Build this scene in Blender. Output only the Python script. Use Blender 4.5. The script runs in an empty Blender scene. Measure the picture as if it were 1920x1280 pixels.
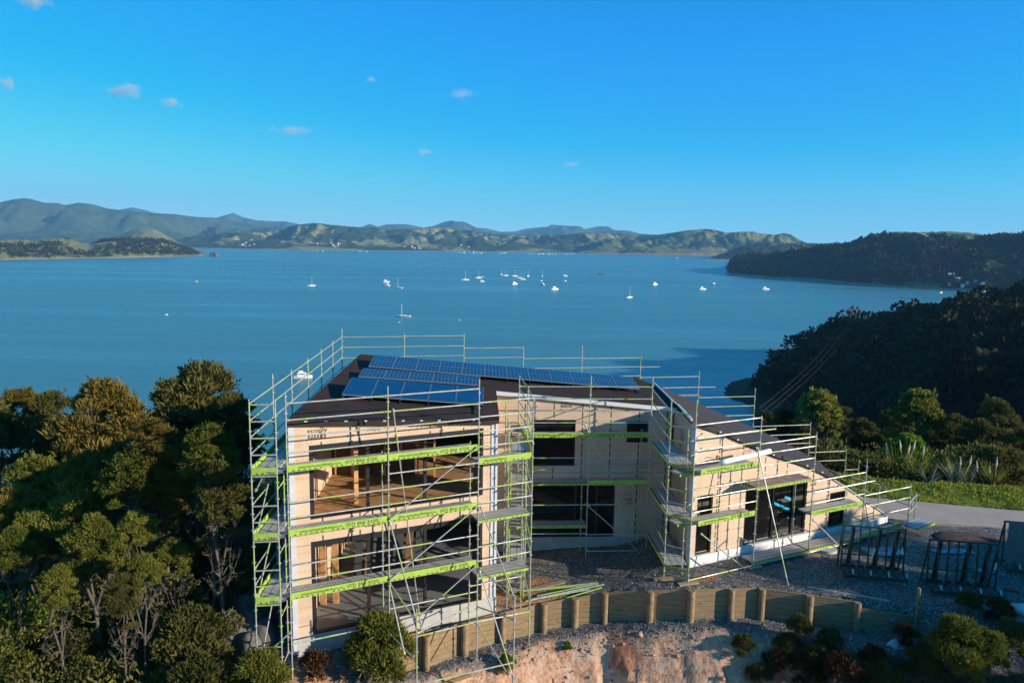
import bpy, math, random
import numpy as np
from mathutils import Vector, Matrix

# ------------------------------------------------------------------ camera, sky, sun
sc = bpy.context.scene
COL = sc.collection
CAM = (0.0, 0.0, 12.4)
PITCH, ROLL = math.atan(191/1400.0), math.radians(0.9)
cam_d = bpy.data.cameras.new('camera')
cam_d.sensor_width = 36.0
cam_d.lens = 36.0*1400/1920
cam_d.clip_start, cam_d.clip_end = 0.1, 60000
cam = bpy.data.objects.new('camera', cam_d); COL.objects.link(cam)
fw = Vector((0, math.cos(PITCH), -math.sin(PITCH))); up = Vector((0, math.sin(PITCH), math.cos(PITCH))); rt = Vector((1, 0, 0))
r2 = rt*math.cos(ROLL)+up*math.sin(ROLL); u2 = -rt*math.sin(ROLL)+up*math.cos(ROLL)
cam.matrix_world = Matrix(((r2.x, u2.x, -fw.x, CAM[0]), (r2.y, u2.y, -fw.y, CAM[1]), (r2.z, u2.z, -fw.z, CAM[2]), (0, 0, 0, 1)))
sc.camera = cam

SUN_EL, SUN_AZ = math.radians(17), math.radians(111)      # azimuth clockwise from +Y
SD = Vector((math.sin(SUN_AZ)*math.cos(SUN_EL), math.cos(SUN_AZ)*math.cos(SUN_EL), math.sin(SUN_EL)))
world = bpy.data.worlds.new('World'); sc.world = world; world.use_nodes = True
wn, wl = world.node_tree.nodes, world.node_tree.links
wn.clear()
wo = wn.new('ShaderNodeOutputWorld'); wb = wn.new('ShaderNodeBackground'); ws = wn.new('ShaderNodeTexSky')
ws.sky_type = 'NISHITA'; ws.sun_disc = False; ws.sun_elevation = SUN_EL; ws.sun_rotation = SUN_AZ
ws.altitude = 50; ws.air_density = 0.7; ws.dust_density = 0.0; ws.ozone_density = 7.0
def wmath(op, a, b):
    nd = wn.new('ShaderNodeMath'); nd.operation = op; wl.new(a, nd.inputs[0]); nd.inputs[1].default_value = b; return nd.outputs[0]
wsep = wn.new('ShaderNodeSeparateColor'); wcom = wn.new('ShaderNodeCombineColor'); wl.new(ws.outputs[0], wsep.inputs[0])
def wsmin(a, top, d):
    nd = wn.new('ShaderNodeMath'); nd.operation = 'SMOOTH_MIN'; wl.new(a, nd.inputs[0]); nd.inputs[1].default_value = top; nd.inputs[2].default_value = d; return nd.outputs[0]
# the deep polarised blue of the evening sky: less red, blue and green held below clipping
wl.new(wmath('MAXIMUM', wmath('SUBTRACT', wmath('MULTIPLY', wsep.outputs[0], 0.90), 0.80), 0.0), wcom.inputs[0])
wl.new(wsmin(wmath('ADD', wmath('MULTIPLY', wsep.outputs[1], 0.92), 0.50), 4.2, 0.9), wcom.inputs[1])
wl.new(wsmin(wmath('MULTIPLY', wsep.outputs[2], 1.46), 5.1, 1.2), wcom.inputs[2])
wl.new(wcom.outputs[0], wb.inputs[0]); wl.new(wb.outputs[0], wo.inputs[0])
wb.inputs[1].default_value = 0.1
sun_d = bpy.data.lights.new('sun', 'SUN'); sun_d.energy = 4.5; sun_d.angle = math.radians(0.5); sun_d.color = (1.0, 0.86, 0.68)
sun = bpy.data.objects.new('sun', sun_d); COL.objects.link(sun)
sun.rotation_euler = SD.to_track_quat('Z', 'Y').to_euler(); sun.location = (60, -20, 60)
sc.view_settings.view_transform = 'Standard'; sc.view_settings.look = 'None'
sc.view_settings.exposure = 0.85; sc.view_settings.gamma = 1.0
sc.cycles.max_bounces = 6; sc.cycles.transparent_max_bounces = 8; sc.cycles.volume_bounces = 1
sc.cycles.use_denoising = True

rng = np.random.default_rng(7)
random.seed(7)
WATER = -60.0

# ------------------------------------------------------------------ materials
class NT:
    def __init__(s, name):
        s.m = bpy.data.materials.new(name); s.m.use_nodes = True
        s.t = s.m.node_tree; s.n = s.t.nodes; s.l = s.t.links
        s.b = s.n['Principled BSDF']; s.out = s.n['Material Output']
    def new(s, typ, **kw):
        nd = s.n.new(typ)
        for k, v in kw.items():
            if k.startswith('i_'):
                key = k[2:]; key = int(key) if key.isdigit() else key.replace('_', ' ')
                nd.inputs[key].default_value = v
            else: setattr(nd, k, v)
        return nd
    def link(s, a, b): s.l.new(a, b)
    def math(s, op, a, b=None, c=None):
        nd = s.n.new('ShaderNodeMath'); nd.operation = op
        for i, v in enumerate((a, b, c)):
            if v is None: continue
            if hasattr(v, 'is_linked'): s.l.new(v, nd.inputs[i])
            else: nd.inputs[i].default_value = v
        return nd.outputs[0]
    def mix(s, f, a, b):
        nd = s.n.new('ShaderNodeMix'); nd.data_type = 'RGBA'
        for i, v in ((0, f), (6, a), (7, b)):
            if hasattr(v, 'is_linked'): s.l.new(v, nd.inputs[i])
            else: nd.inputs[i].default_value = v if i == 0 else (*v, 1)
        return nd.outputs[2]
    def noise(s, scale, detail=3, vec=None, rough=0.55, dim='3D'):
        nd = s.n.new('ShaderNodeTexNoise'); nd.noise_dimensions = dim
        nd.inputs['Scale'].default_value = scale; nd.inputs['Detail'].default_value = detail; nd.inputs['Roughness'].default_value = rough
        if vec is not None: s.l.new(vec, nd.inputs['Vector'])
        return nd.outputs[0]
    def ramp(s, fac, stops):
        nd = s.n.new('ShaderNodeValToRGB'); cr = nd.color_ramp
        while len(cr.elements) < len(stops): cr.elements.new(0.5)
        for e, (p, c) in zip(cr.elements, stops): e.position = p; e.color = (*c, 1)
        s.l.new(fac, nd.inputs[0]); return nd.outputs[0]
    def bump(s, h, strength, dist=1.0):
        nd = s.n.new('ShaderNodeBump'); nd.inputs['Strength'].default_value = strength; nd.inputs['Distance'].default_value = dist
        s.l.new(h, nd.inputs['Height']); s.l.new(nd.outputs[0], s.b.inputs['Normal'])
    def coord(s, which='Object'): return s.n.new('ShaderNodeTexCoord').outputs[which]
    def geo(s): return s.n.new('ShaderNodeNewGeometry').outputs['Position']
    def attr(s, name):
        nd = s.n.new('ShaderNodeAttribute'); nd.attribute_name = name; return nd
    def sep(s, v):
        nd = s.n.new('ShaderNodeSeparateXYZ'); s.l.new(v, nd.inputs[0]); return nd.outputs
    def col(s, c, rough=None, metal=None, spec=None):
        if hasattr(c, 'is_linked'): s.l.new(c, s.b.inputs['Base Color'])
        else: s.b.inputs['Base Color'].default_value = (*c, 1)
        if rough is not None: s.b.inputs['Roughness'].default_value = rough
        if metal is not None: s.b.inputs['Metallic'].default_value = metal
        if spec is not None: s.b.inputs['Specular IOR Level'].default_value = spec
        return s.m

def simple(name, c, rough=0.6, var=0.25, scale=6.0, metal=0.0, bump=0.0):
    t = NT(name)
    n = t.noise(scale, 4, t.geo())
    lo = tuple(max(0, v*(1-var)) for v in c); hi = tuple(min(1, v*(1+var)) for v in c)
    t.col(t.ramp(n, [(0.3, lo), (0.7, hi)]), rough, metal)
    if bump: t.bump(n, bump, 0.05)
    return t.m

M = {}
M['galv'] = simple('galvanised_steel', (0.42, 0.43, 0.43), 0.45, 0.2, 9, 0.35)
M['frame'] = simple('panel_frame', (0.15, 0.18, 0.21), 0.5, 0.1, 5)
M['lime'] = simple('lime_paint', (0.31, 0.47, 0.075), 0.55, 0.15, 5)
M['black'] = simple('black_paint', (0.012, 0.012, 0.014), 0.5, 0.2, 5)
M['darkmetal'] = simple('dark_joinery', (0.02, 0.021, 0.024), 0.35, 0.3, 3)
M['roof'] = simple('roof_membrane', (0.046, 0.032, 0.028), 0.85, 0.18, 1.2)
M['roof'].node_tree.nodes['Principled BSDF'].inputs['Specular IOR Level'].default_value = 0.08
M['roof_steel'] = simple('grey_roof', (0.060, 0.052, 0.052), 0.8, 0.15, 1.5)
M['roof_steel'].node_tree.nodes['Principled BSDF'].inputs['Specular IOR Level'].default_value = 0.12
M['white'] = simple('white_paint', (0.66, 0.66, 0.65), 0.5, 0.06, 3)
M['flash'] = simple('pale_flashing', (0.50, 0.53, 0.58), 0.4, 0.12, 3)
M['conc'] = simple('concrete', (0.34, 0.34, 0.33), 0.85, 0.15, 2.5, 0, 0.2)
M['block'] = simple('block_foundation', (0.42, 0.41, 0.39), 0.85, 0.12, 4, 0, 0.2)
M['floorconc'] = simple('polished_slab', (0.17, 0.175, 0.18), 0.5, 0.15, 1.5)
M['boardfloor'] = simple('particle_board', (0.36, 0.20, 0.085), 0.7, 0.22, 5)
M['stud'] = simple('pine_stud', (0.50, 0.27, 0.11), 0.7, 0.3, 4)
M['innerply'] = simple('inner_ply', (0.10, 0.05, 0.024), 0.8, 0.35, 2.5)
M['bark'] = simple('grey_bark', (0.095, 0.078, 0.064), 0.9, 0.4, 7, 0, 0.4)
M['twig'] = simple('bare_twig', (0.26, 0.21, 0.17), 0.9, 0.3, 7)
M['rock'] = simple('grey_rock', (0.11, 0.108, 0.10), 0.9, 0.35, 2.2, 0, 0.6)
M['greensteel'] = simple('green_rack_paint', (0.004, 0.040, 0.022), 0.55, 0.3, 4)
M['pipewhite'] = simple('white_plastic', (0.85, 0.85, 0.85), 0.35, 0.03, 3)
M['cyan'] = simple('cyan_gloss', (0.02, 0.42, 0.65), 0.3, 0.1, 3)
M['blueplastic'] = simple('blue_plastic', (0.07, 0.14, 0.24), 0.3, 0.3, 2)
M['red'] = simple('red_paint', (0.45, 0.05, 0.03), 0.5, 0.1, 3)
M['pole'] = simple('round_pole', (0.24, 0.165, 0.09), 0.85, 0.3, 5, 0, 0.3)
M['timber'] = simple('sawn_timber', (0.46, 0.31, 0.16), 0.8, 0.25, 5)
M['oldplank'] = simple('weathered_plank', (0.25, 0.19, 0.14), 0.9, 0.3, 5)
M['boat'] = simple('boat_white', (0.82, 0.82, 0.80), 0.35, 0.03, 1)
M['boatdark'] = simple('boat_dark', (0.03, 0.04, 0.06), 0.4, 0.1, 1)
M['boatred'] = simple('boat_orange', (0.5, 0.12, 0.05), 0.4, 0.1, 1)
M['farhouse'] = simple('far_house_wall', (0.75, 0.72, 0.66), 0.7, 0.1, 0.2)
M['farroof'] = simple('far_house_roof', (0.35, 0.22, 0.17), 0.7, 0.3, 0.02)
M['plume'] = simple('toetoe_plume', (0.62, 0.54, 0.40), 0.9, 0.15, 5)
M['dirtpile'] = simple('dark_soil', (0.075, 0.04, 0.032), 0.95, 0.35, 3, 0, 0.6)
M['wrap'] = simple('plastic_wrap', (0.5, 0.53, 0.55), 0.3, 0.2, 4)
M['canvas'] = simple('old_canvas', (0.12, 0.14, 0.12), 0.5, 0.2, 4)

def scaffold_tube():
    t = NT('scaffold_tube')
    a = t.attr('along').outputs['Fac']; r = t.n.new('ShaderNodeObjectInfo').outputs['Random']
    off = t.math('MULTIPLY', r, 37.0)
    x = t.math('ADD', a, off)
    n = t.noise(0.85, 0, None, 0.5, '1D'); nn = t.n[-1]
    t.link(x, nn.inputs['W'])
    f = t.math('GREATER_THAN', n, 0.575)
    wear = t.noise(9, 4, t.geo(), 0.7)
    galv = t.ramp(wear, [(0.3, (0.28, 0.285, 0.27)), (0.7, (0.56, 0.57, 0.55))])
    lime = t.ramp(wear, [(0.3, (0.24, 0.34, 0.07)), (0.72, (0.42, 0.52, 0.20))])
    t.col(t.mix(f, galv, lime), 0.45)
    t.link(t.math('MULTIPLY', t.math('SUBTRACT', 1.0, f), 0.35), t.b.inputs['Metallic'])
    return t.m
M['tube'] = scaffold_tube()

def deck_mat():
    t = NT('perforated_deck')
    s = t.sep(t.attr('suv').outputs['Vector'])
    st = t.math('LESS_THAN', t.math('FRACT', t.math('MULTIPLY', s[0], 12.0)), 0.35)
    pl = t.math('LESS_THAN', t.math('FRACT', t.math('MULTIPLY', s[1], 4.2)), 0.10)
    f = t.math('MAXIMUM', t.math('MULTIPLY', st, 0.5), pl)
    n = t.noise(4, 3, t.geo())
    base = t.ramp(n, [(0.3, (0.40, 0.41, 0.40)), (0.7, (0.56, 0.56, 0.53))])
    t.col(t.mix(f, base, (0.07, 0.075, 0.07)), 0.6, 0.2)
    return t.m
M['deck'] = deck_mat()

def ply_mat():
    t = NT('barrier_plywood')
    s = t.sep(t.attr('suv').outputs['Vector'])
    g = t.geo()
    n1 = t.noise(1.3, 4, g); n2 = t.noise(22, 3, g)
    base = t.ramp(n1, [(0.22, (0.52, 0.38, 0.275)), (0.5, (0.63, 0.475, 0.355)), (0.78, (0.70, 0.545, 0.42))])
    base = t.mix(t.math('MULTIPLY', n2, 0.3), base, (0.56, 0.40, 0.27))
    wnz = t.new('ShaderNodeTexWhiteNoise'); wnz.noise_dimensions = '2D'; cx = t.new('ShaderNodeCombineXYZ'); t.link(t.math('FLOOR', t.math('ADD', t.math('DIVIDE', s[0], 1.2), 0.5)), cx.inputs[0]); t.link(t.math('FLOOR', t.math('DIVIDE', s[1], 2.7)), cx.inputs[1]); t.link(cx.outputs[0], wnz.inputs['Vector'])
    base = t.mix(t.math('MULTIPLY', wnz.outputs['Value'], 0.40), base, (0.48, 0.36, 0.26))
    stain = t.noise(0.7, 5, g, 0.7); base = t.mix(t.math('MULTIPLY', t.math('GREATER_THAN', stain, 0.60), 0.22), base, (0.34, 0.24, 0.17))
    # sheet joints every 1.2 m, dark tape widened to paint in the standards' shadows
    fx = t.math('ABSOLUTE', t.math('SUBTRACT', t.math('FRACT', t.math('DIVIDE', s[0], 1.2)), 0.5))
    seam_shade = t.math('GREATER_THAN', fx, 0.478)
    dash = t.math('LESS_THAN', t.math('FRACT', t.math('DIVIDE', s[1], 0.34)), 0.72)
    seam_shade = t.math('MULTIPLY', seam_shade, dash)
    # orange printed nail rows every 0.6 m
    fz = t.math('LESS_THAN', t.math('FRACT', t.math('DIVIDE', s[1], 0.61)), 0.085)
    dots = t.math('LESS_THAN', t.math('FRACT', t.math('MULTIPLY', s[0], 7.0)), 0.6)
    row = t.math('MULTIPLY', t.math('MULTIPLY', fz, dots), 0.55)
    c = t.mix(row, base, (0.55, 0.22, 0.06))
    # nail heads along mid studs
    fm = t.math('LESS_THAN', t.math('ABSOLUTE', t.math('SUBTRACT', t.math('FRACT', t.math('DIVIDE', s[0], 0.6)), 0.5)), 0.02)
    fd = t.math('LESS_THAN', t.math('FRACT', t.math('DIVIDE', s[1], 0.15)), 0.3)
    c = t.mix(t.math('MULTIPLY', t.math('MULTIPLY', fm, fd), 0.5), c, (0.2, 0.12, 0.08))
    # horizontal sheet joint at 2.7 m
    fj = t.math('LESS_THAN', t.math('FRACT', t.math('DIVIDE', s[1], 2.7)), 0.007)
    c = t.mix(t.math('MULTIPLY', fj, 0.8), c, (0.05, 0.035, 0.03))
    c = t.mix(t.math('MULTIPLY', seam_shade, 0.92), c, (0.035, 0.028, 0.027))
    t.col(c, 0.62); t.bump(n2, 0.08, 0.02)
    return t.m
M['ply'] = ply_mat()

def panel_mat(name, base, grid, nx, ny, bar):
    t = NT(name)
    s = t.sep(t.attr('suv').outputs['Vector'])
    def line(x, n, w): return t.math('LESS_THAN', t.math('ABSOLUTE', t.math('SUBTRACT', t.math('FRACT', t.math('ADD', t.math('MULTIPLY', x, n), 0.5)), 0.5)), w)
    f = t.math('MAXIMUM', line(s[0], nx, 0.05), t.math('MULTIPLY', line(s[1], ny, 0.02), 0.5))
    f2 = line(s[1], bar, 0.018 if bar > 1 else 0.0001)
    n = t.noise(0.9, 2, t.geo())
    c = t.ramp(n, [(0.3, tuple(v*0.85 for v in base)), (0.7, tuple(v*1.15 for v in base))])
    t.col(t.mix(t.math('MULTIPLY', t.math('MAXIMUM', f, f2), grid), c, (0.30, 0.38, 0.46)), 0.10)
    t.b.inputs['Specular IOR Level'].default_value = 0.38
    return t.m
M['pv'] = panel_mat('solar_cells', (0.008, 0.034, 0.082), 0.34, 6, 10, 2)
M['pv_sky'] = panel_mat('solar_cells_sky', (0.004, 0.040, 0.120), 0.02, 6, 10, 2)  # bluer cells for the front row, reflected sky put into the colour

def glass_mat():
    t = NT('dark_window_glass')
    n = t.noise(0.6, 2, t.geo())
    t.col(t.ramp(n, [(0.35, (0.004, 0.004, 0.005)), (0.7, (0.016, 0.013, 0.011))]), 0.04)
    t.b.inputs['Specular IOR Level'].default_value = 0.55
    return t.m
M['glass'] = glass_mat()

def wood_wall_mat():
    t = NT('retaining_boards')
    s = t.sep(t.attr('suv').outputs['Vector'])
    mp = t.new('ShaderNodeCombineXYZ'); t.link(t.math('MULTIPLY', s[0], 1.0), mp.inputs[0]); t.link(t.math('MULTIPLY', s[1], 9.0), mp.inputs[1])
    n = t.noise(2.2, 5, mp.outputs[0]); n2 = t.noise(5, 3, t.geo())
    c = t.ramp(n, [(0.22, (0.15, 0.095, 0.048)), (0.5, (0.29, 0.195, 0.10)), (0.8, (0.38, 0.27, 0.15))])
    c = t.mix(t.math('MULTIPLY', t.math('GREATER_THAN', n2, 0.62), 0.55), c, (0.13, 0.085, 0.045))
    wnz = t.new('ShaderNodeTexWhiteNoise'); wnz.noise_dimensions = '2D'; cx = t.new('ShaderNodeCombineXYZ'); t.link(t.math('FLOOR', t.math('DIVIDE', s[0], 1.75)), cx.inputs[0]); t.link(t.math('FLOOR', t.math('DIVIDE', s[1], 0.2)), cx.inputs[1]); t.link(cx.outputs[0], wnz.inputs['Vector'])
    c = t.mix(t.math('MULTIPLY', wnz.outputs['Value'], 0.45), c, (0.20, 0.15, 0.095))
    gap = t.math('LESS_THAN', t.math('FRACT', t.math('DIVIDE', s[1], 0.2)), 0.06)
    c = t.mix(t.math('MULTIPLY', gap, 0.85), c, (0.05, 0.035, 0.02))
    t.col(c, 0.85); t.bump(n, 0.25, 0.03)
    return t.m
M['retain'] = wood_wall_mat()

def foliage(name, lo, hi, trans=0.25):
    t = NT(name)
    r = t.n.new('ShaderNodeObjectInfo').outputs['Random']
    g = t.geo(); n = t.noise(0.9, 3, g); n2 = t.noise(7.0, 2, g)
    f = t.math('ADD', t.math('MULTIPLY', n, 0.7), t.math('MULTIPLY', n2, 0.35))
    f = t.math('ADD', f, t.math('MULTIPLY', t.math('SUBTRACT', r, 0.5), 0.22))
    c = t.ramp(f, [(0.28, lo), (0.72, hi)])
    t.col(c, 0.85, None, 0.03)
    tr = t.new('ShaderNodeBsdfTranslucent'); t.link(c, tr.inputs[0])
    mx = t.new('ShaderNodeMixShader', i_0=trans)
    t.link(t.b.outputs[0], mx.inputs[1]); t.link(tr.outputs[0], mx.inputs[2]); t.link(mx.outputs[0], t.out.inputs[0])
    return t.m
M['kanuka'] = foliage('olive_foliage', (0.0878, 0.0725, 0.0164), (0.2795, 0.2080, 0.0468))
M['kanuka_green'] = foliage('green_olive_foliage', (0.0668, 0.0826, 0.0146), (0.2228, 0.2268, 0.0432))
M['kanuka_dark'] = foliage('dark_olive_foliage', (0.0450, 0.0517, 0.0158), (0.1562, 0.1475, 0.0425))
M['leaf_green'] = foliage('bright_green_foliage', (0.0668, 0.1154, 0.0146), (0.2295, 0.3240, 0.0405))
M['leaf_yellow'] = foliage('yellow_green_foliage', (0.1139, 0.1242, 0.0207), (0.2760, 0.2760, 0.0633))
M['leaf_pale'] = foliage('pale_speckled_foliage', (0.0702, 0.0819, 0.0257), (0.3380, 0.3120, 0.1560))
M['leaf_red'] = foliage('rusty_scrub', (0.055, 0.030, 0.014), (0.15, 0.070, 0.028))
def verge_mat():
    t = NT('verge_turf'); g = t.geo(); n = t.noise(1.2, 4, g); n2 = t.noise(12, 3, g)
    c = t.ramp(t.math('ADD', t.math('MULTIPLY', n, 0.7), t.math('MULTIPLY', n2, 0.3)), [(0.3, (0.07, 0.10, 0.015)), (0.55, (0.17, 0.20, 0.03)), (0.75, (0.26, 0.24, 0.06))])
    t.col(c, 0.95, None, 0.05); t.bump(n2, 0.6, 0.08); return t.m
M['verge'] = verge_mat()
M['grass'] = foliage('grass_blades', (0.0718, 0.0979, 0.0130), (0.3770, 0.3915, 0.0653))
M['flax'] = foliage('flax_leaf', (0.07, 0.10, 0.08), (0.18, 0.22, 0.18))
def wood_mat():
    t = NT('distant_forest'); g = t.geo()
    n = t.noise(0.055, 3, g); n1 = t.noise(0.22, 3, g); n2 = t.noise(1.6, 3, g)
    f = t.math('ADD', t.math('MULTIPLY', n1, 0.75), t.math('MULTIPLY', n2, 0.35))
    a = t.ramp(f, [(0.38, (0.007, 0.010, 0.006)), (0.56, (0.026, 0.030, 0.012)), (0.72, (0.070, 0.072, 0.030))])
    b = t.ramp(f, [(0.38, (0.010, 0.013, 0.006)), (0.56, (0.034, 0.037, 0.014)), (0.72, (0.085, 0.090, 0.042))])
    t.col(t.mix(t.ramp(n, [(0.42, (0, 0, 0)), (0.62, (1, 1, 1))]), a, b), 0.9, None, 0.03)
    return t.m
M['far_forest'] = wood_mat()

def ground_mat():
    t = NT('site_ground')
    z = t.attr('zone').outputs['Color']
    zs = t.n.new('ShaderNodeSeparateColor'); t.link(z, zs.inputs[0])
    g = t.geo()
    n1 = t.noise(1.1, 4, g); n2 = t.noise(6.0, 5, g); n3 = t.noise(0.35, 3, g)
    vor = t.new('ShaderNodeTexVoronoi', i_Scale=21.0); t.link(g, vor.inputs['Vector'])
    vs = t.n.new('ShaderNodeSeparateColor'); t.link(vor.outputs['Color'], vs.inputs[0])
    stones = t.ramp(vs.outputs[0], [(0.0, (0.05, 0.05, 0.052)), (0.6, (0.135, 0.133, 0.133)), (0.93, (0.22, 0.215, 0.21)), (1.0, (0.45, 0.44, 0.42))])
    dirty = t.math('MULTIPLY', t.math('GREATER_THAN', n1, 0.66), 0.3)
    gravel = t.mix(dirty, stones, (0.17, 0.105, 0.07))
    clay = t.ramp(n2, [(0.25, (0.28, 0.13, 0.075)), (0.5, (0.50, 0.30, 0.195)), (0.75, (0.60, 0.42, 0.30))])
    red = t.ramp(n3, [(0.56, (0, 0, 0)), (0.62, (1, 1, 1))]); clay = t.mix(t.math('MULTIPLY', red, 0.75), clay, (0.27, 0.09, 0.045))
    clay = t.mix(t.math('MULTIPLY', t.math('LESS_THAN', n1, 0.40), 0.35), clay, (0.52, 0.43, 0.34))
    litter = t.ramp(n2, [(0.3, (0.022, 0.017, 0.011)), (0.7, (0.085, 0.055, 0.030))])
    soil = t.ramp(n2, [(0.3, (0.26, 0.12, 0.055)), (0.7, (0.44, 0.25, 0.13))])
    c = t.mix(zs.outputs[0], litter, gravel)
    c = t.mix(zs.outputs[1], c, clay)
    c = t.mix(zs.outputs[2], c, soil)
    t.col(c, 0.92, None, 0.2)
    h = t.math('ADD', t.math('MULTIPLY', t.math('MULTIPLY', vor.outputs['Distance'], t.math('SUBTRACT', zs.outputs[0], zs.outputs[1])), -0.4), t.math('MULTIPLY', t.noise(3.0, 7, g, 0.65), 1.3))
    t.bump(h, 0.6, 0.14)
    return t.m
M['ground'] = ground_mat()

def road_mat():
    t = NT('driveway_surface')
    g = t.geo(); n = t.noise(0.8, 5, g); n2 = t.noise(40, 2, g)
    c = t.ramp(n, [(0.3, (0.36, 0.285, 0.235)), (0.7, (0.46, 0.375, 0.315))])
    t.col(t.mix(t.math('MULTIPLY', n2, 0.35), c, (0.16, 0.13, 0.11)), 0.9); t.bump(n2, 0.15, 0.02)
    return t.m
M['road'] = road_mat()

def water_mat():
    t = NT('sea_water')
    g = t.geo()
    mp = t.new('ShaderNodeMapping'); t.link(g, mp.inputs[0]); mp.inputs['Scale'].default_value = (0.35, 1.0, 1.0)
    w1 = t.noise(0.55, 4, mp.outputs[0], 0.6); w2 = t.noise(0.05, 3, mp.outputs[0]); big = t.noise(0.0016, 3, mp.outputs[0])
    c = t.ramp(big, [(0.35, (0.056, 0.188, 0.222)), (0.65, (0.074, 0.218, 0.242))])
    mp2 = t.new('ShaderNodeMapping'); t.link(g, mp2.inputs[0]); mp2.inputs['Scale'].default_value = (0.0016, 0.010, 1.0); mp2.inputs['Rotation'].default_value = (0, 0, 0.12)
    lane = t.noise(1.0, 6, mp2.outputs[0], 0.62)
    t.col(c, None); t.b.inputs['IOR'].default_value = 1.33
    t.link(t.ramp(lane, [(0.36, (0.24, 0.24, 0.24)), (0.48, (0.32, 0.32, 0.32)), (0.60, (0.34, 0.34, 0.34)), (0.72, (0.40, 0.40, 0.40))]), t.b.inputs['Roughness'])
    t.b.inputs['Specular IOR Level'].default_value = 0.4
    lanes = t.math('ADD', 0.55, t.math('MULTIPLY', lane, 0.75))
    h = t.math('MULTIPLY', t.math('ADD', t.math('MULTIPLY', w1, 0.5), t.math('MULTIPLY', w2, 1.2)), lanes)
    t.bump(h, 0.75, 0.9)
    return t.m
M['water'] = water_mat()

def hill_mat(name, forest, pasture, bare, amount, fscale):
    t = NT(name)
    g = t.geo()
    n = t.noise(fscale, 5, g, 0.6); n2 = t.noise(fscale*9, 4, g, 0.65); n3 = t.noise(fscale*40, 3, g, 0.7)
    fo = t.ramp(n2, [(0.3, tuple(v*0.6 for v in forest)), (0.7, tuple(v*1.5 for v in forest))])
    fo = t.mix(t.math('MULTIPLY', n3, 0.6), fo, tuple(v*0.35 for v in forest))
    pa = t.ramp(n2, [(0.25, tuple(v*0.75 for v in pasture)), (0.7, tuple(v*1.2 for v in pasture))])
    scrub = t.math('GREATER_THAN', n3, 0.60)
    pa = t.mix(t.math('MULTIPLY', scrub, 0.7), pa, forest)
    mask = t.ramp(t.math('ADD', n, t.math('MULTIPLY', t.math('SUBTRACT', n2, 0.5), 0.35)), [(amount-0.02, (0, 0, 0)), (amount+0.02, (1, 1, 1))])
    c = t.mix(mask, fo, pa)
    z = t.sep(g)[2]
    lowm = t.math('MULTIPLY', t.math('LESS_THAN', z, t.math('ADD', WATER+bare[3], t.math('MULTIPLY', n2, bare[4]))), bare[5])
    c = t.mix(lowm, c, bare[:3])
    t.col(c, 0.95, None, 0.1); t.bump(t.math('ADD', n3, n2), 0.5, 12.0)
    return t.m
M['hill_far'] = hill_mat('far_mountain', (0.050, 0.078, 0.030), (0.12, 0.12, 0.05), (0.1, 0.08, 0.06, 0.0, 0.0, 0.0), 0.80, 0.0009)
M['hill_mid'] = hill_mat('pasture_hills', (0.040, 0.062, 0.022), (0.22, 0.215, 0.085), (0.30, 0.24, 0.18, 1.0, 4.0, 0.7), 0.54, 0.0022)
M['hill_pasture'] = hill_mat('open_pasture', (0.04, 0.055, 0.02), (0.20, 0.20, 0.075), (0.30, 0.24, 0.18, 1.0, 4.0, 0.7), 0.36, 0.004)
M['hill_green'] = hill_mat('green_cliff_hills', (0.034, 0.052, 0.017), (0.150, 0.160, 0.055), (0.30, 0.21, 0.16, -16.0, 48.0, 0.7), 0.49, 0.004)
M['hill_bush'] = hill_mat('bush_clad_hills', (0.024, 0.034, 0.015), (0.14, 0.15, 0.05), (0.32, 0.26, 0.20, 1.5, 4.0, 0.85), 0.60, 0.006)
M['headland'] = hill_mat('headland_ground', (0.016, 0.018, 0.010), (0.04, 0.036, 0.02), (0.05, 0.045, 0.036, 1.0, 1.2, 0.9), 0.8, 0.02)

# ------------------------------------------------------------------ mesh helpers
def set_attr(me, name, data, kind='FLOAT_VECTOR'):
    a = me.attributes.new(name, kind, 'POINT')
    a.data.foreach_set('value' if kind == 'FLOAT' else ('color' if kind == 'FLOAT_COLOR' else 'vector'), np.asarray(data, np.float32).ravel())

def link(name, me, parent=None):
    o = bpy.data.objects.new(name, me); COL.objects.link(o)
    if parent is not None: o.parent = parent
    return o

def tag(o, label=None, cat=None, group=None, kind=None):
    if label: o['label'] = label
    if cat: o['category'] = cat
    if group: o['group'] = group
    if kind: o['kind'] = kind
    return o

def thing(name, label, cat, loc=(0, 0, 0), group=None):
    o = bpy.data.objects.new(name, None); COL.objects.link(o); o.location = loc; o.empty_display_size = 0.3
    return tag(o, label, cat, group)

def base_of(p):
    b = Vector((0, 0, 0))
    while p is not None: b += p.location; p = p.parent
    return b

def np_mesh(name, V, F, mat, smooth=False):
    V = np.asarray(V, np.float32); F = np.asarray(F, np.int32)
    me = bpy.data.meshes.new(name)
    me.vertices.add(len(V)); me.vertices.foreach_set('co', V.ravel())
    k = F.shape[1]
    me.loops.add(F.size); me.loops.foreach_set('vertex_index', F.ravel())
    me.polygons.add(len(F)); me.polygons.foreach_set('loop_start', np.arange(0, F.size, k, dtype=np.int32))
    me.polygons.foreach_set('loop_total', np.full(len(F), k, np.int32))
    if smooth: me.polygons.foreach_set('use_smooth', np.ones(len(F), bool))
    me.materials.append(mat); me.update(calc_edges=True); me.validate()
    return me

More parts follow.
